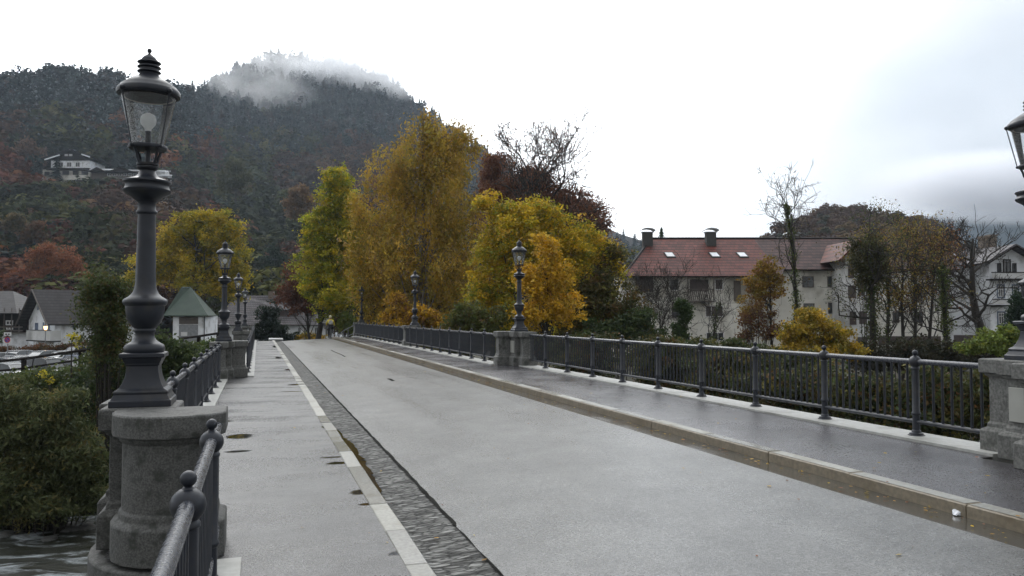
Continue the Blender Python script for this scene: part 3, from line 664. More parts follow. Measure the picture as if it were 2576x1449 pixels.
# ------------------------------------------------------------------ street lamps
def make_lamp():
    r = thing('street_lamp', 'x', 'street lamp', (0,0,0), TH, 'cast iron street lamps on the bridge piers')
    S = 0.003348
    def H(y): return (1010 - y) * S
    b = MB()
    b.square([(0.232, 0), (0.232, H(995)), (0.222, H(993)), (0.205, H(984)), (0.20, H(980)), (0.205, H(977)), (0.203, H(973)), (0.17, H(966)), (0.148, H(955)), (0.130, H(940)), (0.122, H(925)), (0.120, H(912)),
              (0.130, H(910)), (0.130, H(906)), (0.142, H(900)), (0.150, H(893)), (0.170, H(891)), (0.170, H(882)), (0.155, H(880))])
    base = b.build('base', M['iron'], r, smooth=22, bevel=0.004)
    b = MB()
    b.lathe([(0.150, H(880)), (0.158, H(876)), (0.160, H(870)), (0.152, H(862)), (0.125, H(857)), (0.095, H(851)), (0.078, H(842)), (0.074, H(832)), (0.083, H(829)), (0.087, H(825)), (0.080, H(821)),
             (0.092, H(817)), (0.124, H(806)), (0.142, H(794)), (0.150, H(780)), (0.153, H(764)), (0.168, H(761)), (0.176, H(756)), (0.176, H(752)), (0.165, H(747)),
             (0.130, H(741)), (0.104, H(733)), (0.088, H(722)), (0.080, H(705)), (0.070, H(540)), (0.070, H(534)), (0.083, H(531)), (0.084, H(526)), (0.072, H(522)), (0.070, H(505)),
             (0.085, H(500))], 28)
    b.build('column', M['iron'], r, smooth=50)
    b = MB()
    b.lathe([(0.086, H(500)), (0.130, H(488)), (0.175, H(480)), (0.188, H(476)), (0.190, H(472)), (0.176, H(469)), (0.170, H(462)), (0.176, H(456)), (0.190, H(453)), (0.190, H(449)),
             (0.150, H(445)), (0.098, H(440)), (0.072, H(432)), (0.060, H(422)), (0.078, H(419)), (0.084, H(416)), (0.084, H(412)), (0.066, H(409))], 28)
    b.build('collar', M['iron'], r, smooth=50)
    # basket under the lantern: four curved ribs between two rings
    b = MB()
    b.lathe([(0.060, H(410)), (0.086, H(409)), (0.088, H(404)), (0.060, H(403))], 24)
    for k in range(4):
        a = math.pi/4 + k*math.pi/2
        b.tube([(q*math.cos(a), q*math.sin(a), H(y)) for q, y in ((0.078, 405), (0.098, 395), (0.108, 382), (0.130, 368))], 0.012, 6)
    b.lathe([(0.022, H(403)), (0.022, H(364))], 12)
    b.build('basket', M['iron'], r, smooth=50)
    b = MB()
    b.lathe([(0.110, H(370)), (0.150, H(368)), (0.156, H(364)), (0.150, H(359)), (0.120, H(357)), (0.110, H(359))], 28)
    for k in range(4):
        a = math.pi/4 + k*math.pi/2
        b.ball((0.158*math.cos(a), 0.158*math.sin(a), H(364)), 0.017, 8, 6)
    ring = b.build('gallery_ring', M['iron'], r, smooth=50)
    b = MB()
    b.lathe([(0.130, H(356)), (0.214, H(236))], 32, cap=False)
    gl = b.build('lantern_glass', M['glass'], r, smooth=60)
    b = MB(); b.lathe([(0.024, H(364)), (0.024, H(322))], 14); b.build('bulb_holder', M['iron'], r)
    b = MB(); b.lathe([(0.022, H(324)), (0.026, H(316)), (0.045, H(309)), (0.060, H(302)), (0.064, H(295)), (0.060, H(287)), (0.045, H(280)), (0.022, H(276)), (0.001, H(275))], 20)
    b.build('bulb', M['bulb'], r, smooth=60)
    for k in range(4):
        a = math.pi/4 + k*math.pi/2
        b = MB(); b.tube([(0.158*math.cos(a), 0.158*math.sin(a), H(364)), (0.256*math.cos(a), 0.256*math.sin(a), H(230))], 0.006, 6)
        b.build('rod', M['iron'], r)
    b = MB()
    b.lathe([(0.218, H(234)), (0.228, H(235)), (0.238, H(231)), (0.247, H(231)), (0.251, H(227)), (0.250, H(221)), (0.244, H(217)), (0.232, H(215)), (0.222, H(209)), (0.176, H(199)), (0.125, H(189)), (0.092, H(183)), (0.076, H(178)),
             (0.074, H(168)), (0.074, H(162)), (0.02, H(160))], 32)
    for k in range(4):
        a = math.pi/4 + k*math.pi/2
        x, y = 0.256*math.cos(a), 0.256*math.sin(a)
        b.ball((x, y, H(228)), 0.022, 8, 6)
    b.lathe([(0.215, H(236.5)), (0.20, H(233)), (0.05, H(215)), (0.01, H(214))][::-1], 32)
    b.build('hood', M['iron'], r, smooth=45)
    b = MB(); b.lathe([(0.198, H(238)), (0.13, H(229)), (0.03, H(226))], 28, cap=False); b.build('reflector', M['reflector'], r, smooth=60)
    b = MB(); pr = []
    for k, y in enumerate((173, 161, 149)):
        pr += [(0.064, H(y + 3)), (0.082, H(y + 0.5)), (0.095, H(y - 2.0)), (0.092, H(y - 4.2)), (0.066, H(y - 6.5))]
    pr += [(0.066, H(140)), (0.052, H(133.5)), (0.030, H(128)), (0.012, H(124)), (0.008, H(122.5)), (0.017, H(119)), (0.019, H(115)), (0.015, H(111)), (0.001, H(109))]
    b.lathe(pr, 24); b.build('finial', M['iron'], r, smooth=55)
    return r
lamp0 = make_lamp()
LL = ['large grey cast iron street lamp in front, clear glass beaded with drops', 'grey street lamp second from the camera on the left parapet', 'third grey street lamp on the left parapet, before the yellow maple', 'small distant street lamp at the end of the left parapet']
LR = ['street lamp cut by the right picture edge, on the plated pier', 'tall grey street lamp against the yellow maple, on the three-block pier', 'grey street lamp before the golden bush on the right parapet', 'dark street lamp at the far end of the right railing, in the shade']
for k, (u, t, kd) in enumerate(piersL + piersR):
    o = lamp0 if k == 0 else copy_tree(lamp0)
    o.location = B(u, t, (PZ_L if k < 4 else PZ_R) + 1.105); o['label'] = (LL + LR)[k]

# ------------------------------------------------------------------ railings
_post = MB(); _post.lathe([(0.105, 0), (0.105, 0.018), (0.088, 0.024), (0.085, 0.04), (0.06, 0.052), (0.055, 0.075), (0.046, 0.085), (0.046, 0.27), (0.056, 0.28), (0.060, 0.295), (0.056, 0.31), (0.048, 0.32),
             (0.046, 0.87), (0.056, 0.88), (0.056, 0.895), (0.044, 0.91), (0.05, 0.93)], 18)
POST = _post.mesh('post', M['iron'], 40)
_fin = MB(); _fin.ball((0, 0, 0.995), 0.079, 20, 12); _fin.lathe([(0.030, 1.066), (0.024, 1.074), (0.016, 1.082)], 14); _fin.ball((0, 0, 1.112), 0.037, 16, 10)
FINIAL = _fin.mesh('finial', M['iron'], 50)
_ba = MB(); _ba.lathe([(0.0165, 0.22), (0.0165, 0.985)], 8); BAL = _ba.mesh('baluster', M['iron'], 50)
def link(name, me, parent, loc):
    o = bpy.data.objects.new(name, me); COL.objects.link(o); o.parent = parent; o.location = loc; return o
def railing(u, z, t0, t1, posts, nbal, label, wet=False, near_end='low', indiv=100):
    r = thing('railing', label, 'railing', B(u, t0, z), TH, 'iron railings of the bridge')
    b = MB(); n = max(2, int((t1-t0)/0.5))
    b.tube([(0, (t1-t0)*k/n, 0.995) for k in range(n+1)], 0.036, 14); b.build('top_rail', M['iron_wet'], r, smooth=60)
    b = MB(); b.tube([(0, 0, 0.21), (0, t1-t0, 0.21)], 0.028, 12); b.build('bottom_rail', M['iron_wet' if wet else 'iron'], r, smooth=60)
    for t in posts:
        p = link('post', POST, r, (0, t-t0, 0.02)); link('finial', FINIAL, p, (0, 0, -0.02))
    ends = [t0] + list(posts) + [t1]; rest = MB(); cnt = 0
    for a, e in zip(ends[:-1], ends[1:]):
        k = max(1, round((e - a) / 1.757 * (nbal + 1)))
        for i in range(1, k):
            y = a + (e-a)*i/k - t0
            if cnt < indiv: link('baluster', BAL, r, (0, y, 0)); cnt += 1
            else: rest.lathe([(0.0165, 0.22), (0.0165, 0.985)], 6, 0, y)
    if rest.v:
        o = rest.build('baluster_row', M['iron'], r); o['kind'] = 'stuff'
    return r
railing(-0.29, 0.0, -5.5, 6.66, [-3.72, -1.83, 0.06, 1.95, 3.84, 5.72], 12, 'dark grey iron railing with a rain-beaded rail beside the camera', wet=True)
railing(-1.03, 0.0, 7.85, 24.4, [9.2 + 1.757*k for k in range(9)], 12, 'dark iron railing behind the big near lamp, left middle span')
railing(-0.30, 0.0, 25.8, 42.6, [27.0 + 1.757*k for k in range(9)], 12, 'iron railing past the second left pier, seen edge on', indiv=60)
railing(-0.30, 0.0, 43.2, 64.8, [44.6 + 1.757*k for k in range(12)], 12, 'most distant iron railing on the left parapet', indiv=0)
railing(8.25, PZ_R, 7.15, 23.8, [8.29 + 1.757*k for k in range(9)], 12, 'grey iron railing with open balusters in front of the river shrubs')
railing(7.55, PZ_R, -5.5, 5.95, [-4.6 + 1.757*k for k in range(6)], 12, 'iron railing on the camera side of the plated pier, outside the right edge')
railing(7.55, PZ_R, 25.25, 42.1, [26.6 + 1.757*k for k in range(9)], 12, 'iron railing whose balusters close up to a dark sheet, before the birch', indiv=40)
railing(7.55, PZ_R, 42.8, 65.2, [44.2 + 1.757*k for k in range(12)], 12, 'far dark railing at the right end of the bridge', indiv=0)

# handrail beside the steps past the far end
r = thing('handrail', 'thin metal handrail sloping down beyond the far right railing', 'handrail', B(7.5, 65.9, 0.1), TH)
pts = [(0, 0, 0.0), (-0.35, 5.0, -0.55), (-0.6, 9.0, -1.2)]
for h, nm in ((1.0, 'top_rail'), (0.35, 'bottom_rail')):
    b = MB(); b.tube([(x, y, z+h) for x, y, z in pts], 0.03, 8); b.build(nm, M['steel'], r)
for k in range(5):
    q = k/4*2; i = min(1, int(q)); f = q - i
    x, y, z = [pts[i][j] + (pts[i+1][j]-pts[i][j])*f for j in range(3)]
    b = MB(); b.tube([(x, y, z-0.1), (x, y, z+1.0)], 0.025, 8); b.build('post', M['steel'], r)

# puddles lying on the left pavement and small marks of the road
def puddle(px, py, w, l, seed, name='puddle', m='puddle', z=None, label=None):
    d = pixdir(px, py); zz = 0.0 if z is None else z
    k = (zz - EYE) / d.z; X, Y = d.x * k, d.y * k; u, t = ut(X, Y); rr = random.Random(seed)
    pts = []
    for i in range(22):
        a = 2*math.pi*i/22; q = 1 + 0.28*math.sin(3*a + seed) + rr.uniform(-0.15, 0.15)
        pts.append((w*q*math.cos(a), l*q*math.sin(a), 0))
    b = MB(); b.add(pts, [tuple(range(22))])
    o = b.build(name, M[m], smooth=0); o.location = B(u, t, zz + 0.005); o.rotation_euler = (0, 0, TH)
    tag(o, kind='structure'); return o
# water standing in the left gutter along the kerb
b = MB(); rr = random.Random(3); vs = []; fs = []
t = 8.0
while t < 14:
    q = math.sin((t - 8.0) / 6.0 * math.pi); w_ = 0.01 + 0.10 * q * rr.uniform(0.3, 1.3)
    vs += [(1.245, t, -0.043), (1.245 + w_, t, -0.043)]; t += rr.uniform(0.06, 0.2)
for k in range(len(vs)//2 - 1): fs.append((2*k, 2*k+1, 2*k+3, 2*k+2))
b.add(vs, fs); deck_obj(b.build('gutter_water', M['puddle'], smooth=0))
# tar seams in the road
def seam(pts, w, name='road_seam'):
    vs = []; fs = []; rr = random.Random(len(pts))
    for px, py in pts:
        d = pixdir(px, py); k = (0.09 - EYE) / d.z; u, t = ut(d.x*k, d.y*k)
        z = np.interp(u, [1.70, 3.0, 4.2, 5.34], [-0.030, 0.045, 0.100, 0.142]) + 0.004
        vs += [(u - w, t, z), (u + w, t + 0.03, z + 0.001)]
    for k in range(len(pts) - 1): fs.append((2*k, 2*k+1, 2*k+3, 2*k+2))
    b = MB(); b.add(vs, fs); return deck_obj(b.build(name, M['grime'], smooth=0))
seam([(833,880),(840,884),(850,888),(862,893),(868,897)], 0.03); seam([(977,951),(983,953),(990,957)], 0.05); seam([(1000,952),(1030,951),(1050,953)], 0.012)

# crumpled film lying against the right kerb
rr = random.Random(9); b = MB(); rings = []
for i in range(7):
    x = -0.09 + 0.03*i; q = math.sin(math.pi*(i+0.4)/6.8)
    rings.append([(x + rr.uniform(-0.006,0.006), 0.055*q*math.cos(a*math.pi/5)+rr.uniform(-0.01,0.01), max(0.0, 0.028*q*(1+math.sin(a*math.pi/5)) + rr.uniform(-0.006,0.010))) for a in range(10)])
b.loft(rings); o = b.build('plastic_scrap', M['plastic'], smooth=0)
d = pixdir(2412, 1292); k = (0.135 - EYE)/d.z; o.location = (d.x*k, d.y*k, 0.133); o.rotation_euler = (0, 0, TH + 0.4)
tag(o, 'crumpled clear plastic scrap lying in the wet gutter by the kerb', 'litter')
# low white slab past the crest, left of the road
b = MB(); b.box(-0.55, 0.55, -0.6, 0.6, 0, 0.16); o = b.build('white_slab', M['frame_white'], bevel=0.05)
d = W(694, 853, 63); o.location = (d.x, d.y, -0.06); o.rotation_euler = (0, 0, TH)
tag(o, 'low white slab at the crest of the road, end of the gutter', 'traffic island')

# ------------------------------------------------------------------ buildings
def with_uv(o):
    "uv in metres: u along the eaves, v up the slope"
    me = o.data; uv = me.uv_layers.new(name='UVMap')
    for p in me.polygons:
        nrm = p.normal; h = Vector((0,0,1)).cross(nrm)
        h = h.normalized() if h.length > 1e-3 else Vector((1,0,0)); v = nrm.cross(h)
        for li in p.loop_indices:
            co = me.vertices[me.loops[li].vertex_index].co
            uv.data[li].uv = (co.dot(h), co.dot(v))
    return o
def roof(faces, m, parent, name='roof', th=0.16):
    b = MB()
    for f in faces: b.add(f, [tuple(range(len(f)))])
    o = with_uv(b.build(name, m, parent, smooth=0))
    md = o.modifiers.new('thickness', 'SOLIDIFY'); md.thickness = th; md.offset = -1
    return o

class Site:
    "a building: an Empty with its own frame, and helpers that read places off the picture at a wall's true depth"
    def __init__(s, name, label, cat, px, Y, zg, rz=0.0, group=None):
        X = (px - 1288) / F * Y
        s.o = thing(name, label, cat, (X, Y, zg), rz, group); s.org = Vector((X, Y, zg)); s.rz = rz
        s.inv = Matrix.Rotation(-rz, 3, 'Z')
    def at(s, px, py, Y): return s.inv @ (W(px, py, Y) - s.org)
    def onx(s, px, py, y=0.0):
        "local point on the plane local y = const seen at px,py"
        return s._hit(px, py, Vector((0,1,0)), y)
    def ony(s, px, py, x=0.0): return s._hit(px, py, Vector((1,0,0)), x)
    def _hit(s, px, py, n, k):
        d = s.inv @ pixdir(px, py); e = s.inv @ (Vector((0,0,EYE)) - s.org)
        return e + d * ((k - e.dot(n)) / d.dot(n))

def window(parent, axis, k, a0, a1, z0, z1, frame='frame_white', pane='glass_dark', mull=1, fw=0.07, shutters=None, side=-1, trans=0):
    """opening on a wall. axis 'x': wall plane local y=k spanning x a0..a1; axis 'y': wall plane local x=k spanning y. side = outward sign"""
    def bx(b, p0, p1, q0, q1, d0, d1):
        d0, d1 = sorted((k + side*d0, k + side*d1))
        if axis == 'x': b.box(p0, p1, d0, d1, q0, q1)
        else: b.box(d0, d1, p0, p1, q0, q1)
    a0, a1 = sorted((a0, a1)); z0, z1 = sorted((z0, z1))
    b = MB()
    bx(b, a0, a0+fw, z0, z1, -0.02, 0.06); bx(b, a1-fw, a1, z0, z1, -0.02, 0.06)
    bx(b, a0+fw, a1-fw, z0, z0+fw, -0.02, 0.065); bx(b, a0+fw, a1-fw, z1-fw, z1, -0.02, 0.065)
    for i in range(mull):
        x = a0 + (a1-a0)*(i+1)/(mull+1); bx(b, x-fw*0.4, x+fw*0.4, z0+fw, z1-fw, -0.02, 0.05)
    if trans: bx(b, a0+fw, a1-fw, z1-fw-(z1-z0)*0.28, z1-fw-(z1-z0)*0.28+fw*0.8, -0.02, 0.055)
    f = b.build('window', M[frame], parent, smooth=0)
    b = MB(); bx(b, a0+fw*0.7, a1-fw*0.7, z0+fw*0.7, z1-fw*0.7, -0.01, 0.02); b.build('pane', M[pane], f, smooth=0)
    if shutters:
        w = (a1-a0)*0.5
        for q0, q1 in ((a0-w-0.02, a0-0.02), (a1+0.02, a1+w+0.02)):
            b = MB(); bx(b, q0, q1, z0, z1, 0.0, 0.05); b.build('shutter', M[shutters], f, smooth=0)
    return f

# --- apartment house with the red roof
s = Site('apartment_building', 'long pale apartment house with red hipped tile roof and two chimneys', 'building', 1580, 80, -3.2)
A = s.o
def X80(px, Y=80): return s.at(px, 700, Y).x
def Z80(py, Y=80): return s.at(1800, py, Y).z
ez = Z80(694, 79.2); ezB = Z80(677, 80.6)
b = MB(); b.box(X80(1580), X80(1865), 0, 14, 0, ez + 0.4); b.box(X80(1865, 81.4), X80(2127, 81.4), 1.4, 14, 0, ezB + 0.3)
b.box(X80(2185, 80.4), X80(2378, 80.4), 0.4, 13.8, 0, Z80(679) + 0.3)
b.build('wall', M['wall_cream'], A, smooth=0)
zr = s.at(1640, 600, 87).z
P = lambda px, py, Y: tuple(s.at(px, py, Y))
def Pz(px, Y, z): v = s.at(px, 700, Y); return (v.x, v.y, z)
rl, rm, rr_, re = Pz(1640, 87, zr), Pz(1896, 87, zr + 0.03), Pz(1896, 87, zr + 0.03), Pz(2296, 87, zr)
eL = Pz(1568, 79.1, ez); 
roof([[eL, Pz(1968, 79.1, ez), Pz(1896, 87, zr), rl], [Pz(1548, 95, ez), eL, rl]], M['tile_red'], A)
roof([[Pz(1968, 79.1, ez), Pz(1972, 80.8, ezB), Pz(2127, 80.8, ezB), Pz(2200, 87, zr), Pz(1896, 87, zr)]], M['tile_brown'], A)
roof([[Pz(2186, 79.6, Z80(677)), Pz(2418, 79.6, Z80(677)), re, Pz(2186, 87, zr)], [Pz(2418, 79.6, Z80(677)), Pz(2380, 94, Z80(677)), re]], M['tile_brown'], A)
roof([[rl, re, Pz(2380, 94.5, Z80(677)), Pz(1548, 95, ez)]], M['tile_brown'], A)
b = MB(); b.tube([rl, re], 0.14, 8); b.tube([rl, eL], 0.12, 8); b.build('ridge_tiles', M['tile_red'], A)
b = MB(); b.box(X80(1562), X80(1968), -1.05, -0.93, ez - 0.16, ez - 0.02); b.build('gutter', M['wood_dark'], A)
b = MB(); b.box(X80(1972, 80.7), X80(2127, 80.7), 0.55, 0.67, ezB - 0.16, ezB - 0.02); b.build('gutter', M['wood_dark'], A)
# gabled wing
x0, x1 = X80(2127, 78), X80(2187, 78); xm = (x0 + x1) / 2 + 0.1; zt = s.at(2156, 603, 77.4).z; ze = s.at(2127, 640, 78).z
b = MB(); b.loft([[(x0, y, 0), (x1, y, 0), (x1, y, ze - 0.2), (xm, y, zt - 0.35), (x0, y, ze - 0.2)] for y in (-2.0, 8.0)]); b.build('wing', M['wall_grey'], A, smooth=0)
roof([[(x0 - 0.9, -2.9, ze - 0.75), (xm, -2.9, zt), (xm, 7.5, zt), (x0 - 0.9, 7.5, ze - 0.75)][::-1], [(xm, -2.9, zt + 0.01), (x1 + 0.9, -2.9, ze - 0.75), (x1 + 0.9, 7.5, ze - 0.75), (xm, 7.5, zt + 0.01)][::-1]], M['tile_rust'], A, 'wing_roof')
# windows
def wa(px0, py0, px1, py1, Y=80.0, frame='frame_white', pane='glass_dark', mull=1, **k):
    a = s.at(px0, py0, Y); c = s.at(px1, py1, Y)
    return window(s.o, 'x', Y - s.org.y, a.x, c.x, c.z, a.z, frame, pane, mull, **k)
wa(1685, 702, 1707, 731, mull=0); wa(1798, 702, 1819, 729, pane='shutter', mull=0)
wa(1690, 771, 1716, 799, frame='shutter', pane='glass_dark'); wa(1774, 769, 1819, 797, pane='shutter', mull=2)
wa(1696, 838, 1737, 862); wa(1776, 836, 1821, 858, mull=2)
for q in ((2018, 695, 2047, 723), (2081, 695, 2102, 722), (2021, 763, 2049, 789), (2083, 761, 2104, 789)): wa(*q, Y=81.4, frame='shutter', mull=1)
for q in ((2133, 718, 2153, 750), (2158, 718, 2175, 744), (2137, 784, 2154, 817), (2161, 783, 2179, 815), (2133, 664, 2148, 700), (2156, 848, 2180, 872)): wa(*q, Y=78, frame='shutter', pane='shutter', mull=0)
for q in ((2240, 718, 2258, 745), (2300, 718, 2318, 745), (2245, 784, 2262, 812), (2305, 784, 2322, 812)): wa(*q, Y=80.4, frame='shutter', mull=1)
b = MB(); a = s.at(1599, 697, 79.9); c = s.at(1643, 734, 79.9); b.box(a.x, c.x, -0.14, -0.003, c.z, a.z); b.build('cladding', M['shutter'], A, smooth=0)
b = MB(); a = s.at(1846, 706, 79.9); c = s.at(1864, 757, 79.9); b.box(a.x, c.x, -0.14, -0.003, c.z, a.z); b.build('cladding', M['wood_grey'], A, smooth=0)
b = MB(); a = s.at(2215, 846, 79.9); c = s.at(2372, 868, 79.9); b.box(a.x, c.x, 0.25, 0.397, c.z, a.z); b.build('cladding', M['shutter'], A, smooth=0)
# balcony
a = s.at(1729, 729, 79); c = s.at(1797, 757, 79)
b = MB(); b.box(a.x, c.x, -1.1, -0.003, c.z - 0.12, c.z); b.box(a.x, a.x+0.1, -1.1, -1.0, c.z, a.z + 1.3); b.box(c.x-0.1, c.x, -1.1, -1.0, c.z, a.z + 1.3); bal = b.build('balcony', M['wood_grey'], A, smooth=0)
b = MB(); k = int((c.x - a.x) / 0.22)
for i in range(k):
    x = a.x + 0.12 + (c.x - a.x - 0.35) * i / k; b.add([(x, -1.06, c.z+0.02), (x+0.09, -1.06, c.z+0.02), (x+0.3, -1.06, a.z), (x+0.21, -1.06, a.z), (x, -1.02, c.z+0.02), (x+0.09, -1.02, c.z+0.02), (x+0.3, -1.02, a.z), (x+0.21, -1.02, a.z)],
        [(0,1,2,3),(7,6,5,4),(0,4,5,1),(1,5,6,2),(2,6,7,3),(3,7,4,0)])
b.box(a.x, c.x, -1.085, -1.015, a.z, a.z + 0.09); b.build('balustrade', M['wood_grey'], bal, smooth=0)
wa(1735, 703, 1782, 733, frame='shutter', pane='shutter', mull=1)
for q in (1677, 1790, 1860):                      # skylights lie in the slope
    zc = s.at(q, 642, 83.0).z; yy = 3.0; sl = (zr - ez) / 7.9
    zc = ez + (yy + 0.9) * sl + 0.10; x = X80(q, 83)
    b = MB(); v = []
    for (dx, dy) in ((0, 0), (0.95, 0), (0.78, 1.0), (-0.17, 1.0)): v.append((x + dx, yy - 0.3 + dy, zc + (dy - 0.3) * sl + 0.02))
    b.add(v + [(p[0], p[1], p[2] - 0.14) for p in v], [(0,1,2,3), (4,7,6,5), (0,4,5,1), (1,5,6,2), (2,6,7,3), (3,7,4,0)])
    f = b.build('skylight', M['black'], A, smooth=0)
    b = MB(); cx = sum(p[0] for p in v)/4; cy = sum(p[1] for p in v)/4; cz = sum(p[2] for p in v)/4
    b.add([(cx + (p[0]-cx)*0.8, cy + (p[1]-cy)*0.8, cz + (p[2]-cz)*0.8 + 0.012) for p in v], [(0,1,2,3)]); b.build('pane', M['snow'] if q != 1677 else M['metal_pale'], f, smooth=0)
for q, Yc, w_ in ((1619, 85.2, 0.72), (1779, 85.2, 0.72), (1985, 88.6, 0.7)):
    x = X80(q, Yc); y = Yc - 80; b = MB(); b.box(x, x + 2*w_*0.72, y, y + 1.0, zr - 1.6, zr + 0.5); ch = b.build('chimney', M['chimney'], A, smooth=0, bevel=0.02)
    b = MB(); m = 8; xc = x + w_*0.72
    for j in range(m):
        a0, a1 = math.pi*(0.12 + 0.76*j/m), math.pi*(0.12 + 0.76*(j+1)/m)
        p = lambda a, h: (xc + 0.84*math.cos(a), zr + 0.5 + 0.42*math.sin(a) + h)
        (xa, za), (xb, zb) = p(a0, 0), p(a1, 0)
        b.add([(xa, y-0.25, za), (xb, y-0.25, zb), (xb, y+1.25, zb), (xa, y+1.25, za), (xa, y-0.25, za+0.07), (xb, y-0.25, zb+0.07), (xb, y+1.25, zb+0.07), (xa, y+1.25, za+0.07)],
              [(0,1,2,3),(7,6,5,4),(0,4,5,1),(1,5,6,2),(2,6,7,3),(3,7,4,0)])
    b.box(x - 0.12, x + 2*w_*0.72 + 0.12, y - 0.1, y + 1.1, zr + 0.502, zr + 0.57)
    b.build('chimney_cap', M['metal_pale'], ch, smooth=0)

# --- white villa with balconies, right edge
s = Site('villa', 'white villa with slate roof, dark balconies and blue framed windows, right edge', 'building', 2489, 85, -3.0)
A = s.o
def xx(px, Y=85): return s.at(px, 700, Y).x
def zz(py, Y=85): return s.at(2500, py, Y).z
x0, x1, xm = xx(2489), xx(2592), xx(2540); ze, za = zz(655), zz(624)
b = MB(); b.loft([[(x0, y, 0), (x1, y, 0), (x1, y, ze), (xm, y, za), (x0, y, ze)] for y in (0, 11)]); b.box(xx(2385, 88), x0, 3, 11, 0, zz(668, 88)); b.build('wall', M['wall_white'], A, smooth=0)
ov = (za - ze) / (xm - x0)
roof([[(x0-1.1, -1.2, ze-1.1*ov+0.2), (xm, -1.2, za+0.2), (xm, 11.5, za+0.2), (x0-1.1, 11.5, ze-1.1*ov+0.2)][::-1], [(xm, -1.2, za+0.205), (x1+1.1, -1.2, ze-1.1*ov+0.2), (x1+1.1, 11.5, ze-1.1*ov+0.2), (xm, 11.5, za+0.205)][::-1]], M['tile_slate'], A)
roof([[(xx(2385, 87)-0.5, 2.2, zz(666, 87)), (x0, 2.2, zz(666, 87)), (xm, 8, zz(612, 93)), (xx(2440, 93), 8, zz(622, 93))]], M['tile_slate'], A)
b = MB(); b.tube([(x0-1.15, -1.28, ze-1.15*ov+0.12), (xm, -1.28, za+0.12), (x1+1.15, -1.28, ze-1.15*ov+0.12)], 0.09, 6); b.build('bargeboard', M['wood_dark'], A)
for q, y in ((2472, 592), (2493, 588)):
    x = xx(q, 90); b = MB(); b.box(x, x+0.75, 5, 5.8, zz(640, 90), zz(y+6, 90)); b.box(x-0.1, x+0.85, 4.9, 5.9, zz(y+5.9, 90), zz(y+2, 90)); b.build('chimney', M['chimney_tan'], A, smooth=0)
def wb(px0, py0, px1, py1, Y=85.0, frame='shutter_blue', pane='glass_dark', **k):
    a = s.at(px0, py0, Y); c = s.at(px1, py1, Y)
    f = window(s.o, 'x', Y - s.org.y, a.x, c.x, c.z, a.z, frame, pane, 1, fw=0.10, **k); return f
wb(2522, 652, 2543, 686, frame='wood_dark'); wb(2508, 662, 2519, 686, frame='wood_dark'); wb(2546, 662, 2557, 686, frame='wood_dark')
for q in ((2507, 715, 2528, 750), (2545, 715, 2564, 748), (2508, 783, 2530, 819)):
    f = wb(*q); a = s.at(q[0]+4, q[1]+4, 84.9); c = s.at(q[2]-4, q[3]-4, 84.9)
    window(f, 'x', -0.05, a.x, c.x, c.z, a.z, 'frame_white', 'glass_dark', 1, fw=0.06, trans=1).name = 'casement'
wb(2450, 722, 2468, 754, Y=88); wb(2454, 788, 2468, 819, Y=88)
for (p0, p1, y0, y1) in ((2495, 2592, 684, 701), (2497, 2546, 752, 767)):
    a = s.at(p0, y0, 83.9); c = s.at(p1, y1, 83.9)
    b = MB(); b.box(a.x, c.x, -1.1, -0.003, c.z-0.16, c.z); b.box(a.x, c.x, -1.12, -1.0, a.z-0.1, a.z); 
    bal = b.build('balcony', M['wood_dark'], A, smooth=0)
    b = MB(); b.box(a.x+0.05, c.x-0.05, -1.07, -1.03, c.z+0.05, a.z-0.12); b.build('balustrade', M['wall_grey'], bal, smooth=0)

# --- brown board fence in front of the villa
r = thing('board_fence', 'red brown board fence between the bare tree and the green shrub', 'fence', W(2400, 852, 70) - Vector((0,0,0.4)))
o = Vector(r.location); a = W(2475, 850, 70) - o
b = MB()
for i in range(14): b.box(i*a.x/14, (i+0.92)*a.x/14, 0, 0.04, -1.5, 0.72)
b.build('boards', M['shutter'], r, smooth=0)

# --- white house with the balcony, left
s = Site('white_house', 'white rendered house with dark tiled gable roof and a grey balcony', 'house', 139, 100, -3.3, R(52))
A = s.o; D, Ln = 8.0, 13.0
ze = s.onx(139, 806).z; za = ze + 3.75
b = MB(); b.loft([[(x, 0, 0), (x, D, 0), (x, D, ze), (x, D/2, za), (x, 0, ze)] for x in (0, Ln)]); b.build('wall', M['wall_white'], A, smooth=0)
k = (za-ze)/(D/2)
roof([[(-1.2, -0.8, ze-0.8*k+0.25), (Ln+0.8, -0.8, ze-0.8*k+0.25), (Ln+0.8, D/2, za+0.25), (-1.2, D/2, za+0.25)], [(-1.2, D/2, za+0.255), (Ln+0.8, D/2, za+0.255), (Ln+0.8, D+0.8, ze-0.8*k+0.25), (-1.2, D+0.8, ze-0.8*k+0.25)]], M['tile_grey'], A)
b = MB(); b.tube([(-1.25, -0.9, ze-0.9*k+0.18), (-1.25, D/2, za+0.2), (-1.25, D+0.9, ze-0.9*k+0.18)], 0.1, 6); b.build('bargeboard', M['wood_grey'], A)
b = MB(); b.box(5.2, 6.0, D/2-0.4, D/2+0.4, za-0.3, za+0.9); b.build('chimney', M['chimney'], A, smooth=0)
def ws(px0, py0, px1, py1, gable=False, **k):
    f = s.ony if gable else s.onx
    a = f(px0, py0); c = f(px1, py1)
    return window(s.o, 'y' if gable else 'x', 0, a.y if gable else a.x, c.y if gable else c.x, c.z, a.z, **k)
ws(190, 812, 204, 826, shutters='shutter_blue'); ws(99, 763, 106, 780, True, mull=0, shutters='shutter_blue'); ws(89, 812, 96, 830, True, frame='shutter_blue', pane='shutter_blue', mull=0)
ws(113, 811, 121, 833, True, mull=0, shutters='shutter_blue'); ws(146, 855, 149, 859, mull=0, fw=0.03)
a = s.ony(128, 832, -1.2); c = s.ony(67, 851, -1.2)
y0, y1 = sorted((a.y, c.y))
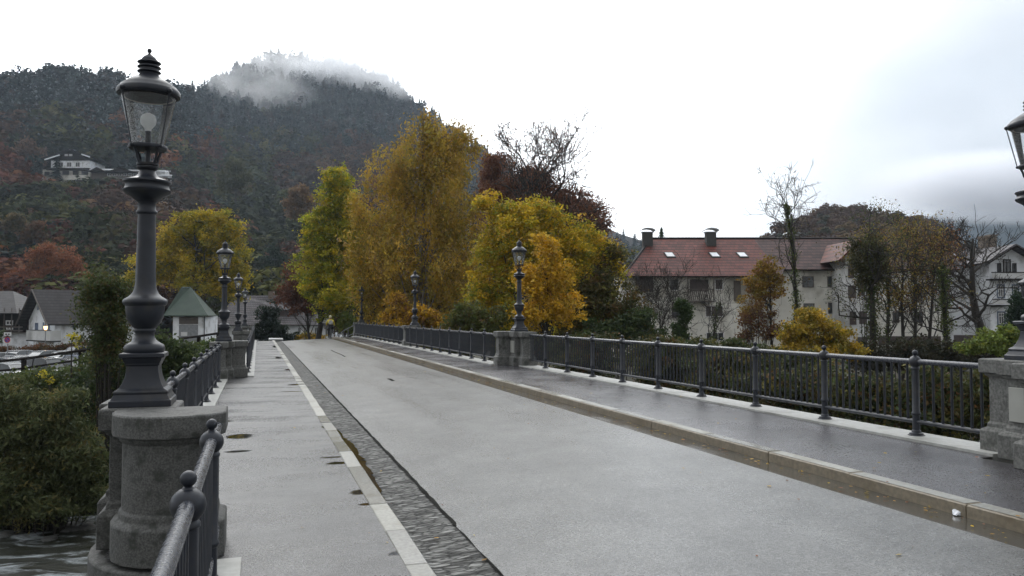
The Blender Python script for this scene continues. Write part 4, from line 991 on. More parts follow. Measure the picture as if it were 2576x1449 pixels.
b = MB(); b.box(-1.25, -0.003, y0, y1, c.z-0.35, c.z-0.2); bal = b.build('balcony', M['wood_dark'], A, smooth=0)
b = MB(); b.box(-1.25, -1.18, y0, y1, c.z-0.198, a.z); b.box(-1.18, -0.01, y0, y0+0.07, c.z-0.198, a.z-0.002); b.build('parapet', M['wall_grey'], bal, smooth=0)
b = MB(); b.box(-1.3, -1.15, y0-0.05, y1+0.05, a.z+0.003, a.z+0.07); b.build('handrail', M['wood_dark'], bal, smooth=0)

# --- dark timber house, far left
s = Site('timber_house', 'dark timber house with white framed windows, at the left picture edge', 'house', -70, 106, -3.3)
A = s.o
def xx(px, Y=106): return s.at(px, 700, Y).x
def zz(py, Y=106): return s.at(0, py, Y).z
b = MB(); b.box(0, xx(70), 0, 9, 0, zz(838)); b.build('wall', M['wall_white'], A, smooth=0)
b = MB(); b.box(-0.1, xx(70)+0.1, -0.1, 9.1, zz(838)+0.003, zz(780)); b.build('timber_storey', M['wood_dark'], A, smooth=0)
roof([[(-1, -1.5, zz(788)), (xx(62), -1.5, zz(788)), (xx(28, 110), 4.5, zz(732, 110)), (-1, 4.5, zz(732, 110))], [(xx(62), -1.5, zz(788)), (xx(66), 10, zz(788)), (xx(28, 110), 4.5, zz(732, 110))]], M['tile_grey'], A)
for q in ((15, 806, 33, 818), (16, 822, 33, 829)):
    a = s.at(q[0], q[1], 105.9); c = s.at(q[2], q[3], 105.9); window(A, 'x', -0.1, a.x, c.x, c.z, a.z, fw=0.14)
b = MB(); b.box(-0.5, xx(72), -1.1, -1.04, zz(833), zz(830)); b.box(-0.5, xx(72), -1.1, -1.04, zz(824), zz(821)); b.box(-0.5, xx(72), -1.1, -0.103, zz(838), zz(836))
for i in range(8): b.box(i*1.0, i*1.0+0.08, -1.12, -1.02, zz(837), zz(775))
b.build('balcony', M['wood_grey'], A, smooth=0)

# --- green roofed hut
s = Site('hut', 'small white hut with a green pyramid roof and grey garage door', 'hut', 436, 90, -3.3)
A = s.o
def xx(px, Y=90): return s.at(px, 700, Y).x
def zz(py, Y=90): return s.at(470, py, Y).z
b = MB(); b.box(0, xx(511), 0, 4.6, 0, zz(795)); b.build('wall', M['wall_white'], A, smooth=0)
e = zz(794, 89.4); t_ = zz(721, 92)
L0, R0 = (xx(412, 89.4), -0.6, e), (xx(524, 89.4), -0.6, e); R1, L1 = (xx(546, 95), 5.2, e), (xx(430, 95), 5.2, e); T0, T1 = (xx(457, 92), 2.1, t_), (xx(481, 93), 2.8, t_)
roof([[L0, R0, T1, T0], [R0, R1, T1], [R1, L1, T0, T1], [L1, L0, T0]], M['sheet_green'], A)
b = MB(); b.tube([L0, R0, R1], 0.07, 6); b.build('gutter', M['sheet_green'], A)
a = s.at(451, 797, 90); c = s.at(498, 846, 90)
b = MB(); b.box(a.x, c.x, -0.05, -0.003, c.z - 0.6, a.z - 0.9); b.build('garage_door', M['steel'], A, smooth=0)
b = MB(); b.box(a.x, c.x, -0.06, -0.004, a.z - 0.82, a.z); b.build('transom', M['wood_grey'], A, smooth=0)
b = MB(); q = s.at(464, 840, 90); b.box(q.x - 0.35, q.x + 0.35, -0.09, -0.051, q.z - 0.22, q.z + 0.22); b.build('notice', M['sign_white'], A, smooth=0)
b = MB(); x = xx(511) + 0.06; b.tube([(x, 0.5, e), (x, 0.4, e - 0.6), (x, 0.4, -0.2)], 0.05, 6); b.build('downpipe', M['chimney'], A)

# --- long low house behind the yew
s = Site('long_house', 'long low white house with big grey roof and dark dormers past the bridge', 'house', 560, 116, -3.8)
A = s.o
def xx(px, Y=116): return s.at(px, 700, Y).x
def zz(py, Y=116): return s.at(700, py, Y).z
b = MB(); b.box(0, xx(842), 0, 9, 0, zz(815)); b.build('wall', M['wall_white'], A, smooth=0)
ef, rt = zz(817, 115), zz(743, 120.5)
roof([[(-1, -1, ef), (xx(850), -1, ef), (xx(806), 2.0, zz(786, 118)), (xx(800, 121), 4.5, zz(770, 121)), (xx(712, 121), 4.5, rt), (xx(596, 121), 4.5, rt)], [(xx(850), -1, ef), (xx(850), 10, ef), (xx(800, 121), 4.5, zz(770, 121)), (xx(806), 2.0, zz(786, 118))]], M['tile_slate'], A)
b = MB(); b.box(xx(675, 120), xx(687, 120), 4, 4.9, rt - 1, zz(733, 120)); b.build('chimney', M['chimney_tan'], A, smooth=0)
for q0, q1 in ((700, 720), (729, 750), (768, 789)):
    b = MB(); a = s.at(q0, 781, 116.6); c = s.at(q1, 795, 116.6); b.box(a.x, c.x, 0.6, 3.2, c.z, a.z); d_ = b.build('dormer', M['shutter'], A, smooth=0)
    b = MB(); b.box(a.x-0.12, c.x+0.12, 0.35, 3.3, a.z+0.003, a.z+0.12); b.build('dormer_roof', M['tile_slate'], d_, smooth=0)
for q in ((750, 824, 757, 838), (764, 824, 771, 838), (792, 824, 800, 842), (820, 822, 828, 845)):
    a = s.at(q[0], q[1], 116); c = s.at(q[2], q[3], 116); window(A, 'x', 0, a.x, c.x, c.z, a.z, fw=0.06)

# --- chalet on the hillside
s = Site('chalet', 'white and dark timber chalet with broad gable, high on the hillside', 'chalet', 133, 322, W(150, 446, 322).z)
A = s.o
def xx(px, Y=322): return s.at(px, 430, Y).x
def zz(py, Y=322): return s.at(150, py, Y).z
x0, x1 = xx(128), xx(226); xm = xx(181)
b = MB(); b.box(x0, x1, 0, 12, zz(427), zz(404)); b.build('wall', M['wall_white'], A, smooth=0)
b = MB(); b.box(x0, x1, 0.02, 12, -1, zz(427)-0.01); b.box(xx(100), x0-0.01, 2, 10, -1, zz(424)); b.build('ground_floor', M['wall_cream'], A, smooth=0)
for q0, q1 in ((106, 118), (138, 150), (158, 174), (184, 198), (206, 222)):
    a = s.at(q0, 430, 322); c = s.at(q1, 440, 322); b = MB(); b.box(a.x, c.x, -0.3 if q0 > 120 else 1.6, 0.01 if q0 > 120 else 1.99, c.z, a.z); b.build('opening', M['black'], A, smooth=0)
b = MB(); b.loft([[(x0, y, zz(404)+0.003), (x1, y, zz(404)+0.003), (xm, y, zz(381))] for y in (-0.3, 12)]); b.build('timber_gable', M['wood_dark'], A, smooth=0)
roof([[(xx(109), -2, zz(403)), (xm, -2, zz(379)), (xm, 14, zz(379)), (xx(109), 14, zz(403))][::-1], [(xm, -2, zz(379)+0.01), (xx(247), -2, zz(403)), (xx(247), 14, zz(403)), (xm, 14, zz(379)+0.01)][::-1]], M['wood_dark'], A, th=0.4)
b = MB(); b.box(xx(120), xx(228), -1.4, -0.003, zz(429), zz(424)); b.build('balcony', M['wood_dark'], A, smooth=0)
for q0, q1 in ((137, 143), (147, 159), (168, 180), (190, 201)):
    a = s.at(q0, 408, 322); c = s.at(q1, 420, 322); window(A, 'x', 0, a.x, c.x, c.z, a.z, fw=0.12)
for q0, q1 in ((164, 172), (175, 183)):
    a = s.at(q0, 388, 322); c = s.at(q1, 393, 322); b = MB(); b.box(a.x, c.x, -0.4, -0.303, c.z, a.z); b.build('window', M['frame_white'], A, smooth=0)
b = MB(); b.add([(xx(172), -2.1, zz(380)), (xx(192), -2.1, zz(379)), (xx(190), 1, zz(377)), (xx(174), 1, zz(377))], [(0,1,2,3)]); b.build('snow_patch', M['snow'], A, smooth=0)
for (p0, y0, p1, y1) in ((112, 402, 150, 390), (205, 388, 226, 395)):
    b = MB(); a = s.at(p0, y0, 319.6); c = s.at(p1, y1, 319.6); b.tube([tuple(a), tuple(c)], 0.28, 5); b.build('snow_edge', M['snow'], A)
s = Site('lodge', 'low lodge with snow covered roofs, right of the chalet on the hill', 'lodge', 230, 320, W(230, 448, 320).z)
A = s.o
xx = lambda px, Y=320: s.at(px, 430, Y).x
zz = lambda py, Y=320: s.at(300, py, Y).z
b = MB(); b.box(xx(230), xx(355), 0, 8, -1, zz(431)); b.build('wall', M['wood_grey'], A, smooth=0)
b = MB(); b.box(xx(312), xx(400), 6, 12, -0.5, zz(421)); b.build('rear_wing', M['wall_grey'], A, smooth=0)
roof([[(xx(228), -1, zz(427)), (xx(292), -1, zz(427)), (xx(286), 7, zz(418)), (xx(226), 7, zz(416))]], M['snow'], A, 'snowy_roof', 0.4)
roof([[(xx(306), 5, zz(421)), (xx(402), 5, zz(424)), (xx(398), 12, zz(416)), (xx(309), 12, zz(414))]], M['snow'], A, 'snowy_roof', 0.4)
roof([[(xx(392), 2, zz(438)), (xx(424), 2, zz(438)), (xx(412), 8, zz(431)), (xx(390), 8, zz(430))]], M['snow'], A, 'snowy_roof', 0.4)
for g0, g1, gy, gb in ((229, 272, 423, 434), (268, 350, 424, 436)):
    gm = (g0+g1)/2; b = MB(); b.loft([[(xx(g0), y, zz(gb)), (xx(g1), y, zz(gb)), (xx(gm), y, zz(gy))] for y in (-2.5, 1.5)]); b.build('timber_gable', M['wood_dark'], A, smooth=0)
for i in range(6):
    a = s.at(270 + i*13, 436, 320); c = s.at(280 + i*13, 443, 320); window(A, 'x', 0, a.x, c.x, c.z, a.z, fw=0.15)
b = MB(); a = W(53, 447, 318); c = W(123, 462, 318); b.box(a.x, c.x, 318, 319, c.z, a.z); o = b.build('retaining_wall', M['wall_grey'], smooth=0); tag(o, 'pale concrete retaining wall on the hillside below the chalet', 'wall')

# ------------------------------------------------------------------ car park on the left
def car(col, kind='saloon'):
    r = thing('parked_car', 'x', 'car', (0,0,0), 0, 'cars parked beyond the wooden fence')
    h = 1.46 if kind == 'saloon' else 1.68
    pm = carpaint('car paint', col)
    st = [(-2.15, 0.70, 0.42, 0.72), (-2.0, 0.84, 0.30, 0.88), (-1.3, 0.89, 0.26, 0.95), (0, 0.90, 0.26, 0.96), (1.2, 0.89, 0.26, 0.93), (1.85, 0.84, 0.28, 0.80), (2.12, 0.66, 0.38, 0.62)]
    b = MB(); rings = []
    for y, w_, zb, zt in st:
        rings.append([(-w_*0.93, y, zb), (w_*0.93, y, zb), (w_, y, zb+0.12), (w_, y, zt-0.14), (w_*0.93, y, zt-0.03), (w_*0.8, y, zt), (-w_*0.8, y, zt), (-w_*0.93, y, zt-0.03), (-w_, y, zt-0.14), (-w_, y, zb+0.12)])
    b.loft(rings); b.build('body', pm, r, smooth=50)
    back = -1.75 if kind == 'saloon' else -2.0
    cab = [(back, 0.70, 0.93), (back+0.45, 0.72, h-0.10), (back+1.0, 0.70, h), (0.15, 0.70, h-0.01), (0.45, 0.70, h-0.07), (1.15, 0.76, 0.91)]
    b = MB(); b.loft([[(-0.80, y, 0.88), (0.80, y, 0.88), (w_*0.9 if z > 1.2 else w_, y, z-0.02), (-w_*0.9 if z > 1.2 else -w_, y, z-0.02)] for y, w_, z in cab]); b.build('windows', M['glass_dark'], r, smooth=30)
    b = MB(); b.loft([[(-0.63, y, z-0.03), (0.63, y, z-0.03), (0.60, y, z+0.015), (-0.60, y, z+0.015)] for y, z in ((back+0.45, h-0.09), (back+1.0, h), (0.15, h-0.01), (0.45, h-0.06))]); b.build('roof', pm, r, smooth=50)
    for sx in (-1, 1):
        for q0, q1 in (((sx*0.66, back+0.42, h-0.12), (sx*0.79, back, 0.92)), ((sx*0.63, 0.45, h-0.09), (sx*0.77, 1.13, 0.92)), ((sx*0.66, -0.5, h-0.03), (sx*0.80, -0.5, 0.92))): MB().tube([q0, q1], 0.033, 6).build('pillar', pm, r)
        b = MB(); b.ball((sx*0.98, 0.75, 0.98), 0.09, 8, 6); b.build('mirror', pm, r)
        b = MB(); b.box(sx*0.62-0.12, sx*0.62+0.12, 2.0, 2.12, 0.56, 0.68); b.build('headlight', M['metal_pale'], r, bevel=0.02)
        b = MB(); b.box(sx*0.64-0.12, sx*0.64+0.12, -2.14, -2.02, 0.68, 0.82); b.build('tail_light', M['sign_red'], r, bevel=0.02)
        for yy in (-1.35, 1.35):
            b = MB(); b.loft([[(sx*0.72 + sx*dx, yy + q*math.cos(a*math.pi/9), 0.31 + q*math.sin(a*math.pi/9)) for a in range(18)] for dx, q in ((0, 0.28), (0.02, 0.31), (0.17, 0.31), (0.19, 0.28))])
            wo = b.build('wheel', M['black'], r, smooth=30)
            b = MB(); b.loft([[(sx*0.912 + sx*dx, yy + q*math.cos(a*math.pi/9), 0.31 + q*math.sin(a*math.pi/9)) for a in range(18)] for dx, q in ((0, 0.2), (0.012, 0.18))]); b.build('rim', M['metal_pale'], wo, smooth=30)
    return r
SILV, WHT, BLK, BLU, GRY = (0.22,0.23,0.24), (0.42,0.43,0.44), (0.012,0.012,0.014), (0.03,0.06,0.14), (0.09,0.09,0.10)
for px, Y, yaw, col, kd, lab in (
    (45, 75, 168, SILV, 'saloon', 'silver car facing out of the back row by the hedge, under the parking sign'),
    (107, 74, 160, SILV, 'saloon', 'silver car with bright roof in the back row below the balcony'),
    (162, 74, 158, WHT, 'saloon', 'white car in the back row, third from the parking sign'),
    (196, 79, 150, GRY, 'suv', 'dark grey car nearest the hedge corner beside the ivy'),
    (40, 65.5, 60, SILV, 'saloon', 'pale car with long curved roof in the middle row'),
    (12, 62, 70, SILV, 'saloon', 'silver car half cut by the left edge, middle row'),
    (-8, 70, 150, WHT, 'saloon', 'white car mostly outside the left edge, back row'),
    (92, 57.5, 75, BLK, 'suv', 'black estate car with tinted windows right behind the fence'),
    (165, 60, 70, GRY, 'saloon', 'dark grey car with shiny bonnet behind the second fence post'),
    (193, 66, 62, BLU, 'saloon', 'dark blue car beside the ivy covered tree'),
    (8, 55, 75, WHT, 'saloon', 'white car nearest the fence at the left edge'),
    (-30, 58, 70, BLU, 'saloon', 'dark car beyond the left edge of the fence')):
    if px < -20: continue
    o = car(col, kd); X = (px - 1288) / F * Y; o.location = (X, Y, -2.83); o.rotation_euler = (0, 0, R(yaw)); o['label'] = lab

# hedge behind the cars, riverside path with its wooden fence: later, with the plants
def fence(pts, label, posts, zt):
    r = thing('wooden_fence', label, 'fence', pts[0], 0, 'wooden fences of the riverside path')
    o = Vector(pts[0]); L_ = [Vector(p) - o for p in pts]
    def q(f):
        f *= len(L_) - 1; i = min(len(L_) - 2, int(f)); return L_[i].lerp(L_[i+1], f - i)
    for h, nm, rr_ in ((0.0, 'top_rail', 0.075), (-0.52, 'lower_rail', 0.06)):
        b = MB(); b.tube([q(i/16) + Vector((0,-0.08,h)) for i in range(17)], rr_, 6); b.build(nm, M['wood_dark'], r)
    for f in posts:
        p = q(f); b = MB(); b.box(p.x-0.1, p.x+0.1, p.y-0.08, p.y+0.12, p.z-1.5, p.z+0.04); b.build('post', M['wood_dark'], r, smooth=0, bevel=0.015)
    return r
FA = [W(-60, 914, 42), W(60, 903, 43.5), W(203, 882, 45), W(330, 868, 47)]
fence(FA, 'dark wooden rail fence in front of the parked cars', [0.02, 0.333, 0.667, 0.98], 0)
FB = [W(452, 852, 50), W(500, 846, 51), W(552, 838, 52)]
fence(FB, 'dark wooden fence between the green roofed hut and the second lamp', [0.05, 0.5, 0.97], 0)
# riverside path: a ramp that climbs towards the bridge
b = MB(); vs = []; fs = []
line = [W(-120, 1, 41), W(60, 1, 43.5), W(203, 1, 45), W(330, 1, 47), W(452, 1, 50), W(552, 1, 52.5)]
zs = [-1.9, -1.55, -1.15, -0.85, -0.55, -0.25]
for p, z in zip(line, zs): vs += [(p.x, p.y - 0.4, -3.5), (p.x, p.y - 0.4, z), (p.x - 0.8, p.y + 1.7, z), (p.x - 0.8, p.y + 1.7, -3.5)]
for k in range(len(line) - 1):
    for i in range(3): fs.append((4*k+i, 4*k+4+i, 4*k+5+i, 4*k+1+i))
b.add(vs, fs); tag(b.build('path', M['strip'], smooth=0), kind='structure')

# parking signs and lit lamp in front of the white house
def post_sign(px, Y, ztop, zb, label, plates):
    X = (px-1288)/F*Y; r = thing('road_sign', label, 'sign', (X, Y, zb))
    b = MB(); b.tube([(0,0,0), (0,0,ztop-zb)], 0.035, 8); b.build('pole', M['steel'], r)
    for (z, w_, h_, what) in plates:
        z -= zb; b = MB(); b.box(-w_/2, w_/2, -0.07, -0.045, z-h_/2, z+h_/2); p = b.build('sign_plate', M['sign_white'], r, smooth=0, bevel=0.01)
        if what == 'nostop':
            for nm, r0, m_, y in (('ring', 0.34, 'sign_red', -0.078), ('disc', 0.25, 'sign_blue', -0.086)):
                b = MB(); b.loft([[(r0*w_*1.2*math.cos(a*math.pi/12), yy, z + r0*w_*1.2*math.sin(a*math.pi/12)) for a in range(24)] for yy in (y+0.007, y)]); b.build(nm, M[m_], p, smooth=30)
            b = MB(); q = 0.25*w_*1.2*0.7; b.add([(-q-0.03, -0.09, z+q), (-q+0.03, -0.09, z+q+0.03), (q+0.03, -0.09, z-q), (q-0.03, -0.09, z-q-0.03)], [(0,1,2,3)]); b.build('bar', M['sign_red'], p, smooth=0)
        elif what == 'marks':
            b = MB(); b.box(-w_*0.3, -w_*0.05, -0.078, -0.071, z+h_*0.02, z+h_*0.3); b.box(w_*0.08, w_*0.3, -0.078, -0.071, z+h_*0.02, z+h_*0.3); b.box(-w_*0.15, w_*0.15, -0.078, -0.071, z-h_*0.28, z-h_*0.05); b.build('marks', M['chimney'], p, smooth=0)
        elif what == 'arrows':
            b = MB(); b.box(-w_*0.3, w_*0.3, -0.078, -0.071, z-h_*0.05, z+h_*0.08); b.build('marks', M['black'], p, smooth=0)
    return r
d = W(22, 836, 66)
post_sign(22, 66, d.z, -2.83, 'two white traffic signs on one pole over the car park', [(W(22, 843, 66).z, 0.62, 0.45, 'marks'), (W(22, 855, 66).z, 0.62, 0.62, 'nostop')])
post_sign(820, 78, W(820, 788, 78).z, -1.6, 'white direction sign on a pole beside the maple trunk', [(W(820, 793, 78).z, 0.62, 0.40, 'arrows'), (W(820, 806, 78).z, 0.62, 0.55, None)])
X = (116-1288)/F*88
r = thing('lit_lamp', 'small glowing orange lamp in front of the white house balcony', 'lamp', (X, 88, -2.85))
b = MB(); b.tube([(0,0,0), (0,0,W(116,831,88).z+2.85)], 0.05, 8); b.build('pole', M['steel'], r)
z = W(116, 825, 88).z + 2.85; b = MB(); b.lathe([(0.13, z-0.22), (0.20, z+0.12), (0.16, z+0.2)], 12); b.build('lamp_glass', M['lit'], r)
b = MB(); b.lathe([(0.27, z+0.2), (0.12, z+0.36), (0.02, z+0.45)], 12); b.build('lamp_cap', M['iron'], r)

# ------------------------------------------------------------------ cyclist at the end of the bridge
def skin(name, joints, edges, m, parent=None, lv=2):
    me = bpy.data.meshes.new(name); me.from_pydata([j[0] for j in joints], edges, []); me.materials.append(m)
    o = bpy.data.objects.new(name, me); COL.objects.link(o)
    if parent: o.parent = parent
    o.modifiers.new('skin', 'SKIN'); 
    for k, j in enumerate(joints):
        v = me.skin_vertices[0].data[k]; rr_ = j[1]; v.radius = (rr_, rr_) if not isinstance(rr_, tuple) else rr_; v.use_root = (k == 0)
    sub = o.modifiers.new('sub', 'SUBSURF'); sub.levels = lv; sub.render_levels = lv
    me.shade_smooth(); return o
M['skin'] = mat('skin', (0.42,0.25,0.18), rough=0.6); M['trousers'] = mat('dark trousers', (0.012,0.014,0.02), rough=0.8)
M['jacket'] = mat('yellow jacket', (0.62,0.50,0.03), (0.5,0.4,0.03), rough=0.6); M['helmet'] = mat('helmet', (0.45,0.42,0.25), rough=0.3); M['bag'] = mat('backpack', (0.10,0.11,0.12), (0.3,0.3,0.32), rough=0.6, scale=5)
cp = W(831, 860, 60.5); cz = 0.06
bike = thing('bicycle', 'dark city bicycle ridden away along the right kerb', 'bicycle', (cp.x, cp.y, cz), TH)
for y in (-0.5, 0.55):
    b = MB(); n = 28
    b.loft([[(x_, y + q*math.cos(2*math.pi*a/n), 0.34 + q*math.sin(2*math.pi*a/n)) for a in range(n)] for x_, q in ((-0.02, 0.32), (-0.012, 0.345), (0.012, 0.345), (0.02, 0.32), (-0.02, 0.318))], cap=False)
    wh = b.build('wheel', M['black'], bike, smooth=60)
    b = MB()
    for a in range(10): b.tube([(0, y, 0.34), (0, y + 0.31*math.cos(a*math.pi/5), 0.34 + 0.31*math.sin(a*math.pi/5))], 0.004, 4)
    b.build('spokes', M['steel'], wh)
b = MB()
for p, q, r_ in (((0,-0.5,0.34),(0,-0.05,0.30),0.014),((0,-0.5,0.34),(0,-0.16,0.82),0.012),((0,-0.05,0.30),(0,-0.18,0.92),0.017),((0,-0.05,0.30),(0,0.38,0.80),0.02),((0,-0.16,0.80),(0,0.38,0.84),0.017),((0,0.36,0.98),(0,0.55,0.34),0.016)): b.tube([p, q], r_, 8)
b.build('frame', M['black'], bike)
b = MB(); b.tube([(-0.29,0.22,1.03),(-0.2,0.34,1.04),(0,0.38,1.02),(0.2,0.34,1.04),(0.29,0.22,1.03)], 0.014, 8); b.build('handlebar', M['steel'], bike)
b = MB(); b.loft([[(-0.09,-0.32,0.93),(0.09,-0.32,0.93),(0.09,-0.32,0.98),(-0.09,-0.32,0.98)],[(-0.07,-0.2,0.93),(0.07,-0.2,0.93),(0.07,-0.2,0.98),(-0.07,-0.2,0.98)],[(-0.02,-0.03,0.94),(0.02,-0.03,0.94),(0.02,-0.03,0.98),(-0.02,-0.03,0.98)]]); b.build('saddle', M['black'], bike, bevel=0.01)
b = MB(); b.tube([(-0.09,-0.05,0.30),(0.09,-0.05,0.30)], 0.012, 6); b.box(-0.19,-0.09,-0.10,0.0,0.12,0.145); b.box(0.09,0.19,-0.10,0.0,0.455,0.48); b.tube([(-0.09,-0.05,0.30),(-0.09,-0.05,0.13)],0.01,6); b.tube([(0.09,-0.05,0.30),(0.09,-0.05,0.47)],0.01,6); b.build('pedals', M['steel'], bike)
J = [((0,-0.20,1.04),(0.15,0.11)), ((0,-0.12,1.22),(0.15,0.10)), ((0,0.0,1.42),(0.17,0.11)), ((0,0.05,1.50),0.07), ((0,0.08,1.57),0.055), ((0,0.11,1.66),0.085), ((0,0.11,1.75),0.09),
     ((-0.18,0.0,1.44),0.06), ((-0.27,0.10,1.22),0.045), ((-0.27,0.24,1.06),0.035), ((0.18,0.0,1.44),0.06), ((0.27,0.10,1.22),0.045), ((0.27,0.24,1.06),0.035),
     ((-0.10,-0.18,0.98),0.10), ((-0.13,0.06,0.58),0.065), ((-0.13,-0.06,0.22),0.045), ((-0.14,0.05,0.17),0.04), ((0.10,-0.18,0.98),0.10), ((0.13,0.14,0.86),0.065), ((0.13,-0.03,0.56),0.045), ((0.14,0.07,0.51),0.04)]
E = [(0,1),(1,2),(2,3),(3,4),(4,5),(5,6),(2,7),(7,8),(8,9),(2,10),(10,11),(11,12),(0,13),(13,14),(14,15),(15,16),(0,17),(17,18),(18,19),(19,20)]
person = skin('person', J, E, M['trousers']); person.location = (cp.x, cp.y, cz); person.rotation_euler = (0, 0, TH)
tag(person, 'cyclist in a yellow jacket riding away at the end of the bridge', 'person')
JJ = [((0,-0.17,1.08),(0.17,0.13)), ((0,-0.12,1.22),(0.18,0.13)), ((0,0.0,1.42),(0.20,0.14)), ((0,0.06,1.52),0.07), ((-0.20,0.0,1.44),0.08), ((-0.29,0.10,1.22),0.065), ((-0.28,0.21,1.09),0.05), ((0.20,0.0,1.44),0.08), ((0.29,0.10,1.22),0.065), ((0.28,0.21,1.09),0.05)]
jk = skin('jacket', JJ, [(0,1),(1,2),(2,3),(2,4),(4,5),(5,6),(2,7),(7,8),(8,9)], M['jacket'], person)
b = MB(); b.lathe([(0.001, 1.87), (0.06, 1.86), (0.105, 1.80), (0.125, 1.73), (0.12, 1.68)], 16, 0, 0.11); b.build('helmet', M['helmet'], person, smooth=60)
b = MB(); b.lathe([(0.001, 1.55), (0.075, 1.56), (0.095, 1.63), (0.095, 1.70), (0.001, 1.72)], 14, 0, 0.115); b.build('head', M['skin'], person, smooth=60)
b = MB(); b.loft([[(-0.13,-0.27,1.15),(0.13,-0.27,1.15),(0.13,-0.36,1.18),(-0.13,-0.36,1.18)],[(-0.15,-0.20,1.28),(0.15,-0.20,1.28),(0.15,-0.34,1.33),(-0.15,-0.34,1.33)],[(-0.11,-0.13,1.45),(0.11,-0.13,1.45),(0.10,-0.22,1.50),(-0.10,-0.22,1.50)]])
o = b.build('backpack', M['bag'], bevel=0.03); o.location = (cp.x, cp.y, cz); o.rotation_euler = (0, 0, TH)
tag(o, 'grey backpack carried on the back of the cyclist', 'backpack')

# ------------------------------------------------------------------ plants
def rngn(seed): return np.random.default_rng(seed)
def leaf_cards(p, size, rs, droop=0.0, aspect=0.6, flat=0.0):
    "diamond shaped leaves centred on the points p; returns vertices and faces"
    n = len(p)
    a = rs.normal(size=(n, 3)); a[:, 2] = a[:, 2] * (1 - flat) - droop * 2.2
    a /= np.linalg.norm(a, axis=1)[:, None] + 1e-9
    b = rs.normal(size=(n, 3)); b -= a * (a * b).sum(1)[:, None]; b /= np.linalg.norm(b, axis=1)[:, None] + 1e-9
    s = (size * rs.uniform(0.45, 1.6, n))[:, None]
    bend = np.cross(a, b) * s * 0.12
    co = np.stack([p - a * s * 0.5, p + b * s * aspect * 0.5 + bend, p + a * s * 0.5, p - b * s * aspect * 0.5 + bend], 1).reshape(-1, 3)
    f = np.arange(4 * n).reshape(n, 4)
    return co, f

def crown_points(lobes, nclump, per, cr, rs, shell=0.5, droop=0.0, hang=0.0):
    # every lobe breaks up into bulges of its own, so that the outline and the surface are uneven
    sub = []
    for l in lobes:
        l = np.array(l[:6], float)
        for j in range(11):
            d = rs.normal(size=3); d /= np.linalg.norm(d); q = rs.uniform(0.26, 0.62)
            sub.append(tuple(np.concatenate([l[:3] + d * l[3:6] * rs.uniform(0.35, 0.95), l[3:6] * q])))
    lobes = sub
    vol = np.array([(l[3] * l[4] * l[5]) ** (2 / 3) for l in lobes]); pr = vol / vol.sum()
    which = rs.choice(len(lobes), nclump, p=pr); L_ = np.array([l[:6] for l in lobes])[which]
    d = rs.normal(size=(nclump, 3)); d /= np.linalg.norm(d, axis=1)[:, None]
    q = (shell + (1 - shell) * rs.random(nclump)) ** 0.7
    c = L_[:, :3] + d * L_[:, 3:6] * q[:, None]
    r = cr * rs.uniform(0.55, 1.5, nclump)
    k = rs.poisson(per * (r / cr) ** 1.6) + 2
    idx = np.repeat(np.arange(nclump), k)
    off = rs.normal(size=(len(idx), 3)); off[:, 2] *= 0.6
    off *= r[idx][:, None] * 0.5
    if hang:
        h = rs.random(len(idx)) ** 1.2; off[:, 2] -= h * hang * r[idx] * 2.2; off[:, :2] *= (1 - 0.55 * h)[:, None]
    return c, c[idx] + off, idx

def colours(idx, ncl, pal, rs, jit=0.22, per=4):
    P_ = np.array([c for c, w in pal]); w = np.array([w for c, w in pal], float); w /= w.sum()
    cc = P_[rs.choice(len(pal), ncl, p=w)]; lc = P_[rs.choice(len(pal), len(idx), p=w)]
    col = cc[idx] * 0.65 + lc * 0.35
    col = col * (1 + rs.uniform(-jit, jit, len(idx)))[:, None] * (1 + rs.uniform(-0.3, 0.25, ncl))[idx][:, None]
    return np.repeat(np.clip(col, 0, 1), per, axis=0)

def lobes_from(px_lobes, Y, base, depth=0.85):
    res = []
    for l in px_lobes:
        px, py, rx, ry = l[:4]; dy = l[4] if len(l) > 4 else 0.0
        c = W(px, py, Y + dy) - base; k = (Y + dy) / F
        res.append((c.x, c.y, c.z, rx * k * 1.1, rx * k * depth * 1.1, ry * k * 1.06))
    return res

def limbs(b, base_h, r0, targets, rs, n, trunk_top, seg=6):
    "tapered trunk with curving limbs to points of the crown"
    top = np.array(trunk_top); pts = [(0, 0, -0.6), (0.03*base_h, 0, base_h*0.3), (top[0]*0.35, top[1]*0.35, base_h), tuple(top*0.7 + np.array([0.2, 0, 0.1])), tuple(top)]
    b.tube(pts, [r0*1.25, r0, r0*0.82, r0*0.45, r0*0.12], 9)
    pv = [Vector(p) for p in pts]
    for i in range(n):
        t = targets[rs.integers(len(targets))]; T = Vector(t)
        f = rs.uniform(0.35, 0.95); k = f * 2 + 1.6; j = min(3, int(k)); S = pv[j].lerp(pv[j+1], min(1, k - j))
        if T.z < S.z + 0.2: S = pv[1].lerp(pv[2], rs.uniform(0.6, 1))
        d = T - S; mid = S + d * 0.5 + Vector((0, 0, d.length * rs.uniform(-0.02, 0.14)))
        q = S + d * 0.22 + Vector((rs.normal()*0.05, rs.normal()*0.05, 0.05)) * d.length
        rr_ = r0 * rs.uniform(0.22, 0.42) * min(1, d.length / 4 + 0.3)
        b.tube([S, q, mid, S + d*0.8 + Vector((rs.normal(), rs.normal(), rs.normal()))*0.05*d.length, T], [rr_, rr_*0.8, rr_*0.55, rr_*0.3, rr_*0.1], 5)

